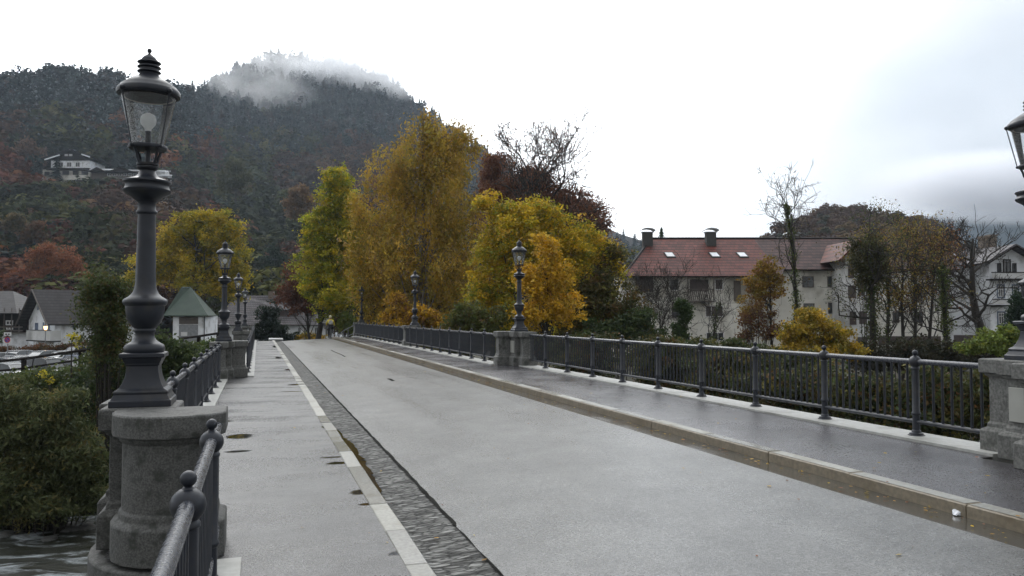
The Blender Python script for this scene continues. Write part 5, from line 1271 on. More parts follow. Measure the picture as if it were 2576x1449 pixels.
def tree(name, label, cat, Y, bpx, px_lobes, pal, ncl, per, cr, size, seed, trunk_r=0.25, nl=22, shell=0.45, droop=0.0, hang=0.0, bark='bark', aspect=0.6, group=None, zg=None, bh=None, depth=0.85, flat=0.0):
    rs = rngn(seed); X = (bpx - 1288) / F * Y
    z = float(ground_z(X, Y)) if zg is None else zg
    r = thing(name, label, cat, (X, Y, z), 0, group); base = Vector((X, Y, z))
    lo = lobes_from(px_lobes, Y, base, depth)
    c, p, idx = crown_points(lo, ncl, per, cr, rs, shell, droop, hang)
    co, f = leaf_cards(p, size * 1.25, rs, droop, aspect, flat)
    np_mesh('crown' if trunk_r else 'foliage', co, f, M['leaf'], colours(idx, ncl, pal, rs), r)
    zt = max(l[2] + l[5]*0.55 for l in lo); zb = min(l[2] - l[5] for l in lo)
    cx = np.mean([l[0] for l in lo]); cy = np.mean([l[1] for l in lo])
    if trunk_r:
        b = MB(); limbs(b, bh if bh else max(0.8, zb * 0.9), trunk_r, c, rs, nl, (cx*0.8, cy*0.5, zt)); b.build('trunk', M[bark], r, smooth=60)
    elif nl:
        b = MB()
        for i in range(nl):
            t = c[rs.integers(len(c))]; s0 = (t[0]*0.35 + rs.normal()*0.1, t[1]*0.3, -0.3)
            b.tube([s0, ((s0[0]+t[0])/2, (s0[1]+t[1])/2, t[2]*0.6), tuple(t)], [0.035, 0.02, 0.008], 4)
        b.build('stems', M[bark], r)
    return r

def branches(b, p, d, ln, rad, lv, rs, tips, up=0.12, spread=0.6, kids=(2, 4), crook=0.16, minr=0.004):
    n = 4; pts = [p.copy()]; cur = p.copy(); dd = d.copy()
    for i in range(n):
        dd = (dd + Vector(rs.normal(size=3)) * crook + Vector((0, 0, up * 0.3))).normalized(); cur = cur + dd * ln / n; pts.append(cur.copy())
    b.tube(pts, [max(minr, rad * (1 - 0.55 * i / n)) for i in range(n + 1)], 6 if lv > 2 else (4 if lv > 1 else 3), cap=False)
    if lv == 0: tips.append(cur); return
    for i in range(rs.integers(*kids) + (1 if lv > 1 else 0)):
        f = rs.uniform(0.3, 1.0) if i else 1.0; k = f * n; j = min(n - 1, int(k)); s0 = pts[j].lerp(pts[j+1], k - j)
        nd = (dd * 0.7 + Vector(rs.normal(size=3)) * spread + Vector((0, 0, up))).normalized()
        branches(b, s0, nd, ln * rs.uniform(0.55, 0.8), rad * (0.62 if i == 0 else 0.48), lv - 1, rs, tips, up, spread, kids, crook, minr)

def bare_tree(name, label, Y, bpx, trunk_px, r0, seed, lv=4, ln=3.0, nb=9, leaf=None, leafn=0, lsize=0.12, spread=0.6, up=0.25, side=0.7, f0=0.35, ivy=None, ivyn=0, ivyr=0.35, zg=None, group=None, bark='bark', lcl=0.3, leafmin=-9e9, minr=0.012):
    "leafless tree: trunk follows trunk_px, limbs branch off it; optional few leaves and ivy"
    rs = rngn(seed); X = (bpx - 1288) / F * Y; z = float(ground_z(X, Y)) if zg is None else zg
    r = thing(name, label, 'tree', (X, Y, z), 0, group); base = Vector((X, Y, z))
    pts = [Vector((0, 0, -0.5))] + [W(a, c, Y) - base for a, c in trunk_px]; n = len(pts)
    b = MB(); b.tube(pts, [r0 * (1.15 - 0.95 * i / (n - 1)) for i in range(n)], 10)
    tips = []
    for i in range(nb):
        f = f0 + (1 - f0) * (i + rs.random() * 0.5) / nb; k = f * (n - 1); j = min(n - 2, int(k)); s0 = pts[j].lerp(pts[j+1], min(1, k - j))
        a = rs.uniform(0, 2 * math.pi); d = Vector((math.cos(a) * side, math.sin(a) * side, up + rs.uniform(0, 0.5))).normalized()
        branches(b, s0, d, ln * rs.uniform(0.7, 1.15) * (1.15 - 0.5 * f), r0 * (0.5 - 0.28 * f), lv - 1, rs, tips, spread=spread, up=0.12, minr=minr)
    b.build('trunk', M[bark], r, smooth=60)
    if leaf:
        tp = np.array([t for t in tips if t.z > leafmin]); sel = tp[rs.integers(len(tp), size=leafn)]
        p = sel + rs.normal(size=(leafn, 3)) * lcl; co, f = leaf_cards(p, lsize, rs, 0.1)
        np_mesh('crown', co, f, M['leaf'], colours(np.arange(leafn), leafn, leaf, rs), r)
    if ivy:
        k = rs.random(ivyn) * (n - 1) * 0.98; j = k.astype(int); P_ = np.array([tuple(q) for q in pts]); s0 = P_[j] + (P_[np.minimum(j+1, n-1)] - P_[j]) * (k - j)[:, None]
        rr_ = ivyr * (1.1 - 0.5 * k / n) * (0.8 + 0.5 * np.sin(k * 9 + seed))
        a = rs.uniform(0, 2*np.pi, ivyn); rad = np.abs(rs.normal(size=ivyn)) * 0.55 + 0.45
        p = s0 + np.stack([np.cos(a) * rr_ * rad, np.sin(a) * rr_ * rad, rs.normal(size=ivyn) * 0.15], 1)
        co, f = leaf_cards(p, lsize * 1.0, rs, 0.3); np_mesh('ivy', co, f, M['leaf'], colours(np.arange(ivyn), ivyn, ivy, rs), r)
    return r

GOLD = [((0.483,0.290,0.032),4), ((0.386,0.272,0.035),4), ((0.275,0.239,0.038),3), ((0.580,0.398,0.047),1.5), ((0.242,0.133,0.035),1)]
YEL = [((0.672,0.447,0.022),3), ((0.538,0.398,0.024),3), ((0.296,0.303,0.030),2), ((0.161,0.208,0.026),2), ((0.564,0.319,0.030),1)]
YORANGE = [((0.660,0.400,0.024),4), ((0.540,0.312,0.024),3), ((0.408,0.300,0.036),2)]
YGREEN = [((0.508,0.437,0.026),3), ((0.314,0.336,0.026),3), ((0.164,0.218,0.023),3), ((0.688,0.487,0.026),2)]
RUST = [((0.27,0.095,0.04),3), ((0.20,0.075,0.035),3), ((0.30,0.13,0.05),1)]
DRED = [((0.142,0.046,0.024),3), ((0.101,0.041,0.022),3), ((0.176,0.072,0.030),1)]
BEECH = [((0.202,0.083,0.045),3), ((0.149,0.062,0.037),3), ((0.254,0.120,0.054),1)]
DGREEN = [((0.052,0.081,0.026),4), ((0.072,0.098,0.031),3), ((0.036,0.058,0.022),3), ((0.130,0.130,0.036),0.7)]
OLIVE = [((0.119,0.138,0.034),3), ((0.084,0.109,0.030),3), ((0.182,0.167,0.036),2), ((0.140,0.080,0.034),0.8)]
OLBR = [((0.140,0.119,0.036),3), ((0.098,0.098,0.030),3), ((0.182,0.098,0.036),2), ((0.070,0.084,0.026),2)]
YEW = [((0.014,0.026,0.014),3), ((0.02,0.035,0.018),2)]
FRESH = [((0.156,0.203,0.036),3), ((0.117,0.162,0.034),3), ((0.234,0.230,0.036),1)]
IVY = [((0.046,0.070,0.022),4), ((0.065,0.091,0.026),3), ((0.143,0.119,0.030),1), ((0.091,0.056,0.024),1)]

# the group past the right railing
tree('birch_tree', 'tallest tree, a weeping birch with golden brown leaves', 'tree', 66, 1050,
     [(1060,400,75,115), (1000,470,95,110,1), (1130,430,75,110,-1), (955,560,70,120), (1060,580,120,130), (1150,560,60,130,1), (1000,690,95,110,-1), (1110,700,95,120), (1075,335,42,65), (1165,400,38,85,2), (925,640,50,110), (940,720,48,90), (1110,320,30,34), (1185,350,22,40), (925,440,26,36), (1205,500,22,60), (1200,620,30,80), (1075,290,16,20), (900,500,18,40), (1145,330,24,30)],
     GOLD, 1500, 34, 0.75, 0.20, 11, trunk_r=0.33, nl=40, shell=0.3, droop=0.5, hang=0.9, bark='bark_pale', aspect=0.45)
tree('maple_tree', 'yellow green maple with dense crown, left of the golden birch', 'tree', 78, 797,
     [(850,495,46,62), (838,570,66,75), (826,660,68,74), (866,640,60,95,3), (800,705,48,52), (855,745,58,55), (885,560,44,85,3), (848,455,34,32), (812,620,46,50), (830,770,60,34)],
     YGREEN, 1500, 34, 0.5, 0.19, 12, trunk_r=0.30, nl=26, shell=0.45, flat=0.3, bh=3.2)
tree('maple_tree', 'broad yellow maple behind the tall lamp on the right', 'tree', 48, 1240,
     [(1260,570,62,75), (1330,600,72,70), (1400,580,60,70,1), (1255,680,55,80), (1345,690,70,70), (1440,640,55,75,1), (1230,620,38,90,1), (1240,770,46,60), (1480,640,42,70,2), (1300,540,50,40,1), (1215,520,24,34,1), (1235,495,16,22), (1290,800,60,50), (1215,740,36,60), (1530,640,28,40,2), (1350,530,40,36,1)],
     YEL, 1500, 26, 0.42, 0.135, 13, trunk_r=0.13, nl=44, shell=0.35, flat=0.3, bh=3.5)
tree('maple_tree', 'green and yellow tree at the right edge of the maple group', 'tree', 53, 1480,
     [(1480,660,50,52), (1440,720,46,60), (1500,730,50,56), (1420,780,44,54), (1530,690,32,40), (1480,800,52,44), (1455,610,32,34)],
     YGREEN, 620, 24, 0.42, 0.14, 92, trunk_r=0.12, nl=34, shell=0.3, flat=0.3, bh=2.5)
tree('maple_tree', 'bright orange yellow maple boughs right of the tall lamp', 'tree', 42, 1375,
     [(1370,640,32,36), (1350,720,48,44), (1400,700,42,38), (1360,790,52,36), (1420,780,42,46), (1320,700,26,36), (1330,800,30,30)],
     YORANGE, 430, 26, 0.36, 0.125, 14, trunk_r=0.09, nl=26, shell=0.3, flat=0.35, bh=2.0)
tree('beech_tree', 'red brown beech leaves below the bare crown, behind the maple', 'tree', 86, 1370,
     [(1310,500,70,75), (1390,510,75,70), (1450,560,62,60), (1260,450,36,56), (1480,600,40,70), (1345,450,30,24), (1250,520,40,80), (1510,560,22,40), (1235,430,26,50)],
     BEECH, 1700, 24, 0.7, 0.19, 15, trunk_r=0.35, nl=30, shell=0.35)
bare_tree('beech_tree', 'large dark tree with thinly leaved twiggy top against the white sky', 84, 1355, [(1355,760),(1352,640),(1350,520),(1345,440)], 0.42, 16, lv=5, ln=5.3, nb=12, spread=0.38, up=0.7, side=0.62, f0=0.45,
          leaf=BEECH, leafn=8000, lsize=0.13, lcl=0.2, minr=0.026)
bare_tree('beech_tree', 'twiggy brown tree leaning over the right flank of the maple group', 82, 1450, [(1452,760),(1455,660),(1462,590)], 0.30, 17, lv=5, ln=4.2, nb=10, spread=0.4, up=0.55, side=0.8, f0=0.5,
          leaf=BEECH, leafn=8000, lsize=0.14, lcl=0.25, minr=0.026)
tree('golden_bush', 'golden bush spilling over the far railing beside the third lamp', 'bush', 60, 1010,
     [(1000,770,34,30), (1060,790,44,24), (985,800,28,26), (1110,808,36,20), (1035,800,40,26), (1130,820,26,14)], YORANGE + [((0.18,0.08,0.03),3)], 300, 18, 0.4, 0.16, 18, trunk_r=0, nl=16, shell=0.25)
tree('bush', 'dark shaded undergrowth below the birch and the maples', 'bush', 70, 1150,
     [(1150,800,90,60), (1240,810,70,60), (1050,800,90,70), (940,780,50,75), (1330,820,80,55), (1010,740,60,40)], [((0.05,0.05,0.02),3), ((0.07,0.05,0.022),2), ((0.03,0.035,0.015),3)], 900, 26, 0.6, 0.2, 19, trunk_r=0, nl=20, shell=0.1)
tree('bush', 'leafy olive bush at the foot of the yellow maple', 'bush', 44, 1180,
     [(1190,795,40,36), (1240,810,36,32), (1150,810,24,24)], OLIVE, 210, 20, 0.34, 0.13, 20, trunk_r=0, nl=10, shell=0.3)
tree('bush', 'tall olive brown shrub between the yellow maple and the red roofed house', 'bush', 50, 1530,
     [(1520,700,48,62), (1470,760,52,62), (1570,770,52,62), (1520,800,62,58), (1600,820,38,42), (1545,650,28,28), (1440,820,40,44)], OLBR + [((0.17,0.16,0.03),2)], 700, 26, 0.42, 0.14, 21, trunk_r=0, nl=30, shell=0.2)
tree('bush', 'dark green bush right of the olive shrub, before the pale wall', 'bush', 46, 1590,
     [(1600,815,40,42), (1560,835,44,38), (1500,840,52,34), (1640,845,30,26)], DGREEN, 360, 24, 0.36, 0.13, 22, trunk_r=0, nl=10, shell=0.2)
tree('maple_tree', 'dark red tree with spreading crown left of the maple trunk', 'tree', 84, 782,
     [(755,700,38,42), (745,735,44,34), (790,745,44,36), (770,765,48,24), (730,755,24,22)], DRED, 330, 22, 0.6, 0.19, 23, trunk_r=0.16, nl=22, shell=0.3, bh=2.6)
tree('yew_tree', 'dark evergreen cone shaped yew in front of the long house', 'tree', 88, 682,
     [(682,830,40,34), (680,805,32,32), (684,785,20,24), (650,838,20,20), (708,836,20,22), (730,848,20,12)], YEW, 420, 30, 0.35, 0.15, 24, trunk_r=0.12, nl=8, shell=0.3, bh=0.5)
tree('hedge', 'low autumn hedge with yellow leaves beside the maple trunk', 'hedge', 88, 775, [(745,850,22,8), (775,849,26,9), (805,849,22,8)], OLIVE + YORANGE, 120, 18, 0.25, 0.14, 25, trunk_r=0, nl=0, shell=0.1)
tree('bush', 'yellow green bush beside the last right lamp', 'bush', 76, 885, [(880,800,22,26), (892,830,18,20), (868,820,14,18)], FRESH, 120, 18, 0.35, 0.15, 26, trunk_r=0, nl=8, shell=0.2)
tree('bush', 'brown thinly leaved shrub behind the cyclist', 'bush', 82, 862, [(855,775,34,34), (890,770,30,32), (850,815,28,26), (900,810,26,30)], [((0.09,0.05,0.03),3), ((0.22,0.16,0.08),1), ((0.05,0.035,0.02),2)], 260, 16, 0.5, 0.16, 27, trunk_r=0, nl=34, shell=0.1)

# left of the bridge
tree('maple_tree', 'round yellow maple behind the green roofed hut', 'tree', 104, 500,
     [(460,590,46,52), (555,585,46,52), (505,620,62,70), (430,650,42,60), (580,650,40,72), (480,690,70,56), (560,720,55,50), (400,670,26,36), (590,720,30,50), (505,570,34,30), (350,660,24,26,-2), (338,700,26,26,-2)],
     [((0.58,0.40,0.022),3), ((0.42,0.34,0.022),3), ((0.24,0.23,0.025),3), ((0.13,0.15,0.022),1.5)], 1150, 34, 0.72, 0.24, 31, trunk_r=0.35, nl=30, shell=0.45, flat=0.3, bh=3)
tree('beech_tree', 'rust coloured tree behind the white house, left', 'tree', 150, 120,
     [(125,660,46,48), (75,695,48,38), (175,690,42,38), (125,705,70,42), (45,720,28,24), (205,715,24,28), (85,650,22,24), (25,735,22,18)], RUST, 850, 26, 0.95, 0.30, 32, trunk_r=0.4, nl=34, shell=0.3, bh=4)
rs_ = rngn(7)
bare_tree('ivy_tree', 'tall ivy smothered stump left of the big lamp', 27, 262, [(268,960),(264,860),(270,790),(266,735)], 0.22, 33, lv=3, ln=0.8, nb=6, up=0.5, side=0.7, f0=0.55, leaf=IVY + [((0.09,0.10,0.03),2)], leafn=6000, lsize=0.085, lcl=0.22,
          ivy=IVY, ivyn=11000, ivyr=0.55, zg=-3.6, minr=0.01)
tree('ivy_bush', 'leafy top of ivy and climbing shoots on the stump', 'bush', 26.6, 262, [(272,738,32,24), (244,728,18,16), (298,785,16,34), (262,800,17,44), (266,870,24,50), (292,718,15,16), (304,850,12,28)], IVY + [((0.10,0.11,0.03),2)], 380, 22, 0.20, 0.078, 34, trunk_r=0, nl=16, shell=0.2, zg=-3.6)
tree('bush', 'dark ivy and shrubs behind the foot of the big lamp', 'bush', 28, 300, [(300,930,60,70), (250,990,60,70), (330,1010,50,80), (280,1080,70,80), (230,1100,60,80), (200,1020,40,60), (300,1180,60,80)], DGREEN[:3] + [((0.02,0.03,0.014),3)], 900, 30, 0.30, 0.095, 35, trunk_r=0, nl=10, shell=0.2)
tree('bush', 'big loose willow like bush on the river bank, bottom left', 'bush', 22, 100,
     [(110,1060,110,80), (50,1130,90,90), (170,1150,80,85), (100,1220,120,80), (20,1020,60,60), (210,1240,60,50), (140,1010,50,40), (30,1230,70,60), (-40,1150,70,100), (110,1270,130,45), (20,1275,80,40), (220,1180,50,60)], [((0.100,0.122,0.050),4), ((0.135,0.152,0.062),3), ((0.060,0.076,0.032),3), ((0.22,0.18,0.06),1)], 1500, 22, 0.25, 0.115, 36, trunk_r=0, nl=90, shell=0.25, droop=-0.25, aspect=0.27)
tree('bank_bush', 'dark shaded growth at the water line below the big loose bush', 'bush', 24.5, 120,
     [(-30,1240,70,50), (60,1262,70,36), (150,1262,70,36), (235,1245,50,50), (290,1200,40,60), (110,1230,90,40)], DGREEN[:3] + [((0.02,0.025,0.012),4)], 700, 24, 0.26, 0.10, 93, trunk_r=0, nl=40, shell=0.1)  # shade by the water is put into very dark leaf colours
tree('hedge', 'overgrown green hedge along the riverside path below the fence', 'hedge', 33, 110,
     [(40,965,70,34), (120,955,80,32), (200,950,60,40), (-30,985,60,44), (90,1000,100,40), (250,920,40,40), (10,1010,60,44)], DGREEN + OLIVE[:2], 900, 26, 0.28, 0.10, 37, trunk_r=0, nl=10, shell=0.2)
tree('bush', 'green bush with bright shoots between the big lamp and the hut', 'bush', 34, 440,
     [(430,890,40,44), (400,930,40,50), (465,910,34,40), (440,960,60,50), (385,880,24,40), (500,930,40,40), (395,845,16,22), (520,960,40,40)], DGREEN + [((0.08,0.11,0.03),2)], 800, 26, 0.28, 0.10, 38, trunk_r=0, nl=10, shell=0.2)
tree('bush', 'low green ground cover below the wooden fence beside the second lamp', 'bush', 47, 520,
     [(500,880,50,16), (545,878,36,18), (470,895,40,18), (540,900,50,20), (450,880,26,16)], FRESH + DGREEN, 320, 22, 0.32, 0.12, 39, trunk_r=0, nl=0, shell=0.1)
tree('bush', 'dark thicket on the river bank under the left bridge pier', 'bush', 32, 380, [(380,1010,60,60), (450,1010,60,50), (330,1120,70,80), (400,1100,70,60), (520,1000,50,30)], DGREEN[:3], 600, 26, 0.32, 0.11, 45, trunk_r=0, nl=0, shell=0.1)
tree('hedge', 'clipped brown beech hedge behind the parked cars', 'hedge', 84, 100,
     [(-20,882,30,10), (20,881,26,10), (60,880,28,10), (100,878,28,10), (140,877,28,10), (180,875,28,11), (215,874,20,11)], [((0.14,0.06,0.022),3), ((0.10,0.045,0.02),3), ((0.05,0.05,0.02),2)], 420, 24, 0.32, 0.13, 40, trunk_r=0, nl=0, shell=0.1)
tree('hedge', 'dark green hedge corner at the end of the beech hedge', 'hedge', 86, 235, [(215,868,20,16), (245,866,20,14), (-10,850,24,20)], DGREEN, 140, 22, 0.32, 0.13, 41, trunk_r=0, nl=0, shell=0.1)
tree('bush', 'yellow autumn shoots at the edge of the ivy stump', 'bush', 30, 192, [(190,850,9,10), (178,845,8,5), (196,870,6,10), (112,945,9,10), (122,956,7,7)], [((0.45,0.38,0.03),3), ((0.25,0.25,0.04),1)], 26, 6, 0.12, 0.08, 42, trunk_r=0, nl=4, shell=0.2)

# right side, between the railing and the houses
tree('birch_tree', 'slender yellow and brown tree before the joint of the two roofs', 'tree', 58, 1945,
     [(1925,670,26,36), (1905,735,34,42), (1950,730,24,36), (1915,700,28,30), (1890,790,26,22), (1940,690,22,40)], [((0.36,0.22,0.03),3), ((0.24,0.19,0.03),2), ((0.17,0.08,0.035),2)], 270, 18, 0.34, 0.14, 50, trunk_r=0.10, nl=30, shell=0.2, bh=3.2)
tree('bush', 'rusty brown twiggy bush below the slender yellow tree', 'bush', 57, 1905, [(1900,810,34,30), (1940,830,34,26), (1880,845,26,20), (1925,790,24,24)], [((0.15,0.065,0.03),3), ((0.10,0.05,0.028),3), ((0.30,0.2,0.03),1)], 200, 14, 0.36, 0.12, 51, trunk_r=0, nl=40, shell=0.1)
bare_tree('bare_tree', 'tall bare tree with ivy clad trunk reaching above the roof', 60, 1998, [(2000,850),(2003,760),(1998,680),(1992,600),(1982,540),(1978,515)], 0.15, 52, lv=4, ln=2.6, nb=11, spread=0.42, up=0.8, side=0.5, f0=0.35, ivy=IVY + FRESH[:1], ivyn=3500, ivyr=0.34, lsize=0.13,
          leaf=[((0.12,0.09,0.04),1)], leafn=250, minr=0.014)
tree('golden_bush', 'big yellow and green bush against the pale house wall', 'bush', 46, 2070,
     [(2050,820,48,34), (2010,850,44,34), (2110,850,44,34), (2070,870,80,30), (2030,795,30,18), (2140,880,38,22), (1990,880,40,26)], [((0.50,0.32,0.03),4), ((0.36,0.26,0.03),3), ((0.18,0.19,0.03),2)], 620, 24, 0.3, 0.12, 53, trunk_r=0, nl=20, shell=0.3)
bare_tree('ivy_tree', 'thick ivy column with mistletoe like top before the house wing', 52, 2192, [(2196,850),(2194,760),(2186,690),(2182,640),(2180,600)], 0.22, 54, lv=4, ln=2.4, nb=9, spread=0.5, up=0.1, side=0.95, f0=0.3, ivy=IVY, ivyn=7000, ivyr=0.52, lsize=0.12, leaf=IVY, leafn=1500, lcl=0.22, minr=0.012)
tree('ivy_bush', 'dark olive ivy clump at the top of the ivy column', 'bush', 51.5, 2180, [(2176,620,30,32), (2200,650,26,30), (2160,660,22,26), (2210,690,18,26), (2180,690,26,26)], [((0.075,0.07,0.022),3), ((0.05,0.05,0.018),3), ((0.11,0.09,0.025),1)], 260, 22, 0.3, 0.11, 55, trunk_r=0, nl=6, shell=0.2)
YB = [((0.30,0.22,0.03),3), ((0.20,0.17,0.03),2), ((0.16,0.075,0.03),2.5)]
for k, (px, tp, sd, lab) in enumerate(((2235, [(2232,850),(2236,760),(2230,700),(2225,670)], 60, 'first of four slender yellow topped trunks, beside the ivy column'),
        (2268, [(2272,850),(2268,760),(2272,690),(2268,640)], 61, 'second slender yellow topped trunk from the ivy column'),
        (2305, [(2302,850),(2304,750),(2298,680),(2306,615)], 62, 'tallest of the slender yellow topped trunks'),
        (2340, [(2338,850),(2345,760),(2348,700),(2352,660)], 63, 'slender trunk with rusty top, last before the ivy post'))):
    bare_tree('slender_tree', lab, 55 + k*0.8, px, tp, 0.13, sd, lv=4, ln=2.3, nb=12, spread=0.42, up=0.65, side=0.55, f0=0.2, leaf=YB if k < 3 else [((0.17,0.07,0.035),3), ((0.24,0.15,0.03),1)], leafn=2600, lsize=0.13, lcl=0.28,
              leafmin=5.2, ivy=IVY if k in (0, 2) else None, ivyn=1500, ivyr=0.25, minr=0.012, group='slender trees before the pale house')
bare_tree('ivy_tree', 'ivy covered trunk left of the bare crooked tree', 53, 2378, [(2380,850),(2376,770),(2372,700),(2368,670)], 0.16, 64, lv=4, ln=2.2, nb=9, spread=0.5, up=0.3, side=0.8, f0=0.25, ivy=IVY + FRESH[:1], ivyn=4200, ivyr=0.42, lsize=0.12, minr=0.012)
bare_tree('bare_tree', 'crooked bare tree in front of the white villa', 62, 2470, [(2468,830),(2455,790),(2446,740),(2446,690),(2444,640),(2448,600)], 0.36, 65, lv=5, ln=3.0, nb=13, spread=0.48, up=0.25, side=0.9, f0=0.22, minr=0.014)
bare_tree('bare_tree', 'small leafless tree before the middle of the apartment house', 50, 1790, [(1795,850),(1800,800),(1812,760)], 0.08, 66, lv=4, ln=1.7, nb=10, spread=0.42, up=0.6, side=0.7, f0=0.2, minr=0.01, ivy=DGREEN, ivyn=500, ivyr=0.2, lsize=0.12)
bare_tree('bare_tree', 'leafless spreading thicket left on the apartment wall', 52, 1660, [(1662,850),(1660,800),(1655,750)], 0.08, 67, lv=5, ln=2.3, nb=13, spread=0.42, up=0.7, side=0.6, f0=0.12, minr=0.010)
tree('ivy_tree', 'narrow green ivy pillar in front of the apartment wall', 'tree', 49, 1718, [(1718,800,16,40), (1716,770,13,20), (1712,840,22,24)], [((0.05,0.085,0.025),3), ((0.07,0.10,0.03),2)], 150, 26, 0.22, 0.11, 68, trunk_r=0.06, nl=5, shell=0.2)
tree('bush', 'row of low dark shrubs behind the right railing', 'bush', 40, 1800, [(1700,885,60,30), (1800,890,60,30), (1900,900,60,30), (2000,920,60,30), (1640,880,40,30), (1850,870,30,16), (1760,868,30,14)], DGREEN + OLBR[:2], 800, 24, 0.3, 0.11, 70, trunk_r=0, nl=0, shell=0.1)
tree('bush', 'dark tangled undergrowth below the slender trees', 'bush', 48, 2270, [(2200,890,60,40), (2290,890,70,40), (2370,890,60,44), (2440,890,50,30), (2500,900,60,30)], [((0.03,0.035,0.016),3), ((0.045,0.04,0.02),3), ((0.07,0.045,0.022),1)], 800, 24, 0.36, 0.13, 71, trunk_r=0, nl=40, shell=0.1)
tree('bush', 'bright green shrub beside the right pier', 'bush', 34, 2500, [(2510,860,36,24), (2545,845,28,26), (2470,870,34,18), (2555,880,40,20), (2440,875,24,14)], FRESH, 340, 22, 0.24, 0.10, 72, trunk_r=0, nl=16, shell=0.2, droop=0.1)
tree('conifer', 'small green conifer in front of the villa at the right edge', 'tree', 66, 2556, [(2558,770,20,34), (2556,800,24,26), (2562,742,10,22), (2548,820,18,16)], [((0.022,0.045,0.022),3), ((0.035,0.06,0.028),2)], 260, 26, 0.26, 0.12, 73, trunk_r=0.08, nl=6, shell=0.3, bh=0.6)
# river bank growth seen through and under the right railing
rs = rngn(80)
BK = [((0.056,0.080,0.025),4), ((0.096,0.096,0.028),3), ((0.192,0.160,0.035),1), ((0.144,0.072,0.028),1.5), ((0.040,0.048,0.020),3)]
for k, (px, py, Y, rx, ry, lab) in enumerate(((2380,1010,26,110,90,'dark bank bush with brown leaves seen through the nearest balusters'), (2200,1010,27,110,70,'bank bush with yellow leaves behind the second railing bay'),
        (2010,980,29,110,60,'dark bank bush behind the third railing bay'), (1840,950,31,110,60,'bank bush seen through the middle of the right railing'),
        (1660,920,34,110,60,'bank bush behind the closing balusters of the right railing'), (1480,890,38,110,50,'low bank growth behind the railing near the three-block pier'),
        (2520,1020,25,90,90,'dark bank bush beside the plated pier'), (1330,880,45,110,40,'shaded bank growth behind the three-block pier'), (1140,860,50,110,40,'shaded bank growth below the golden bush'))):
    tree('bank_bush', lab, 'bush', Y, px, [(px + rs.normal()*rx*0.45, py + rs.normal()*ry*0.35, rx*0.6, ry*0.6) for j in range(5)] + [(px, py, rx, ry)], BK, 520, 24, 0.3, 0.10, 81 + k, trunk_r=0, nl=14, shell=0.1)

# grass and weeds over the banks, one mass
rs = rngn(99); n = 60000
t = rs.uniform(25.5, 46, n); u = np.where(rs.random(n) < 0.5, rs.uniform(-34, -1.5, n), rs.uniform(9, 50, n))
X = c_*u - s_*t; Y = s_*u + c_*t; p = np.stack([X, Y, ground_z(X, Y) + rs.random(n) * 0.25], 1)
co, f = leaf_cards(p, 0.22, rs, -0.4, 0.3)
o = np_mesh('grass', co, f, M['leaf'], colours(np.arange(n), n, DGREEN + OLBR, rs)); tag(o, kind='stuff')
# riverside stones
b = MB(); rr = random.Random(4)
for i in range(160):
    u, t = rr.uniform(-30, -1.5), rr.uniform(23.6, 26.2); q = rr.uniform(0.12, 0.45); p = B(u, t, -4.05)
    q *= 0.7; b.lathe([(q*0.6, -0.1), (q*rr.uniform(0.8,1), q*0.15), (q*0.7, q*0.4), (q*0.2, q*0.5)], 7, 0, 0, rr.uniform(0, 3))
    for v in range(len(b.v) - 28, len(b.v)): b.v[v] = (b.v[v][0]*rr.uniform(0.9,1.1) + p.x, b.v[v][1]*1.2 + p.y, b.v[v][2] + p.z)
o = b.build('pebbles', M['stone_dark'], smooth=50); tag(o, kind='stuff')
# fallen leaves
n = 900; rs = rngn(101); t = rs.uniform(3, 50, n); u = np.where(rs.random(n) < 0.6, 5.62 + rs.normal(size=n)*0.07, rs.uniform(0, 8, n)); z = np.interp(u, [0, 1.05, 1.3, 1.7, 3, 4.2, 5.34, 5.74, 5.76, 8.3], [0, 0, -0.055, -0.03, 0.045, 0.1, 0.142, 0.135, 0.25, 0.262]) + 0.008
p = np.stack([c_*u - s_*t, s_*u + c_*t, z], 1); co, f = leaf_cards(p, 0.045, rs, 0, 0.7); co[:, 2] = np.repeat(z, 4) + (co[:, 2] - np.repeat(z, 4)) * 0.12 
o = np_mesh('fallen_leaves', co, f, M['leaf'], colours(np.arange(n), n, RUST + YEL[:2], rs)); tag(o, kind='stuff')

# ------------------------------------------------------------------ forested hills
RX = [-900,-400,-200,0,60,170,300,440,490,540,600,650,700,760,850,950,1000,1050,1100,1150,1200,1250,1300,1400,1500,1560,1620,1680,1760,1900]
RY = [330,260,240,222,212,205,216,246,252,218,180,156,152,160,170,200,228,275,306,345,380,420,458,520,560,588,606,640,690,760]
ZX = [-900, 0, 440, 520, 650, 1000, 1300, 1640, 1900]; ZV = [420, 470, 520, 700, 860, 900, 900, 900, 850]
ZB = 135.0
def hill_at(px, s):
    yr = np.interp(px, RX, RY); zr = np.interp(px, ZX, ZV)
    Y = ZB + (zr - ZB) * s
    ym = 866 + (yr - 866) * np.where(s < 1, np.maximum(s, 1e-4) ** 0.80, 1.0) + np.where(s > 1, (s - 1) * 900, 0)
    wob = 7 * np.sin(px * 0.021 + s * 9) * np.cos(s * 17 + px * 0.008) + 4 * np.sin(px * 0.057 - s * 21)
    ym = ym + wob * np.clip(s * 4, 0, 1) * np.clip((1.02 - s) * 5, 0, 1)
    X = (px - 1288) / F * Y; z = EYE + (796 - ym) / F * Y
    return X, Y, z
pxs = np.arange(-900, 1901, 14.0); ss = np.concatenate([np.linspace(0, 1, 60), np.linspace(1.04, 1.35, 6)])
PX, SS = np.meshgrid(pxs, ss); X, Y, Z = hill_at(PX, SS)
i = np.arange(X.size).reshape(X.shape); f = np.stack([i[:-1,:-1], i[:-1,1:], i[1:,1:], i[1:,:-1]], -1).reshape(-1, 4)
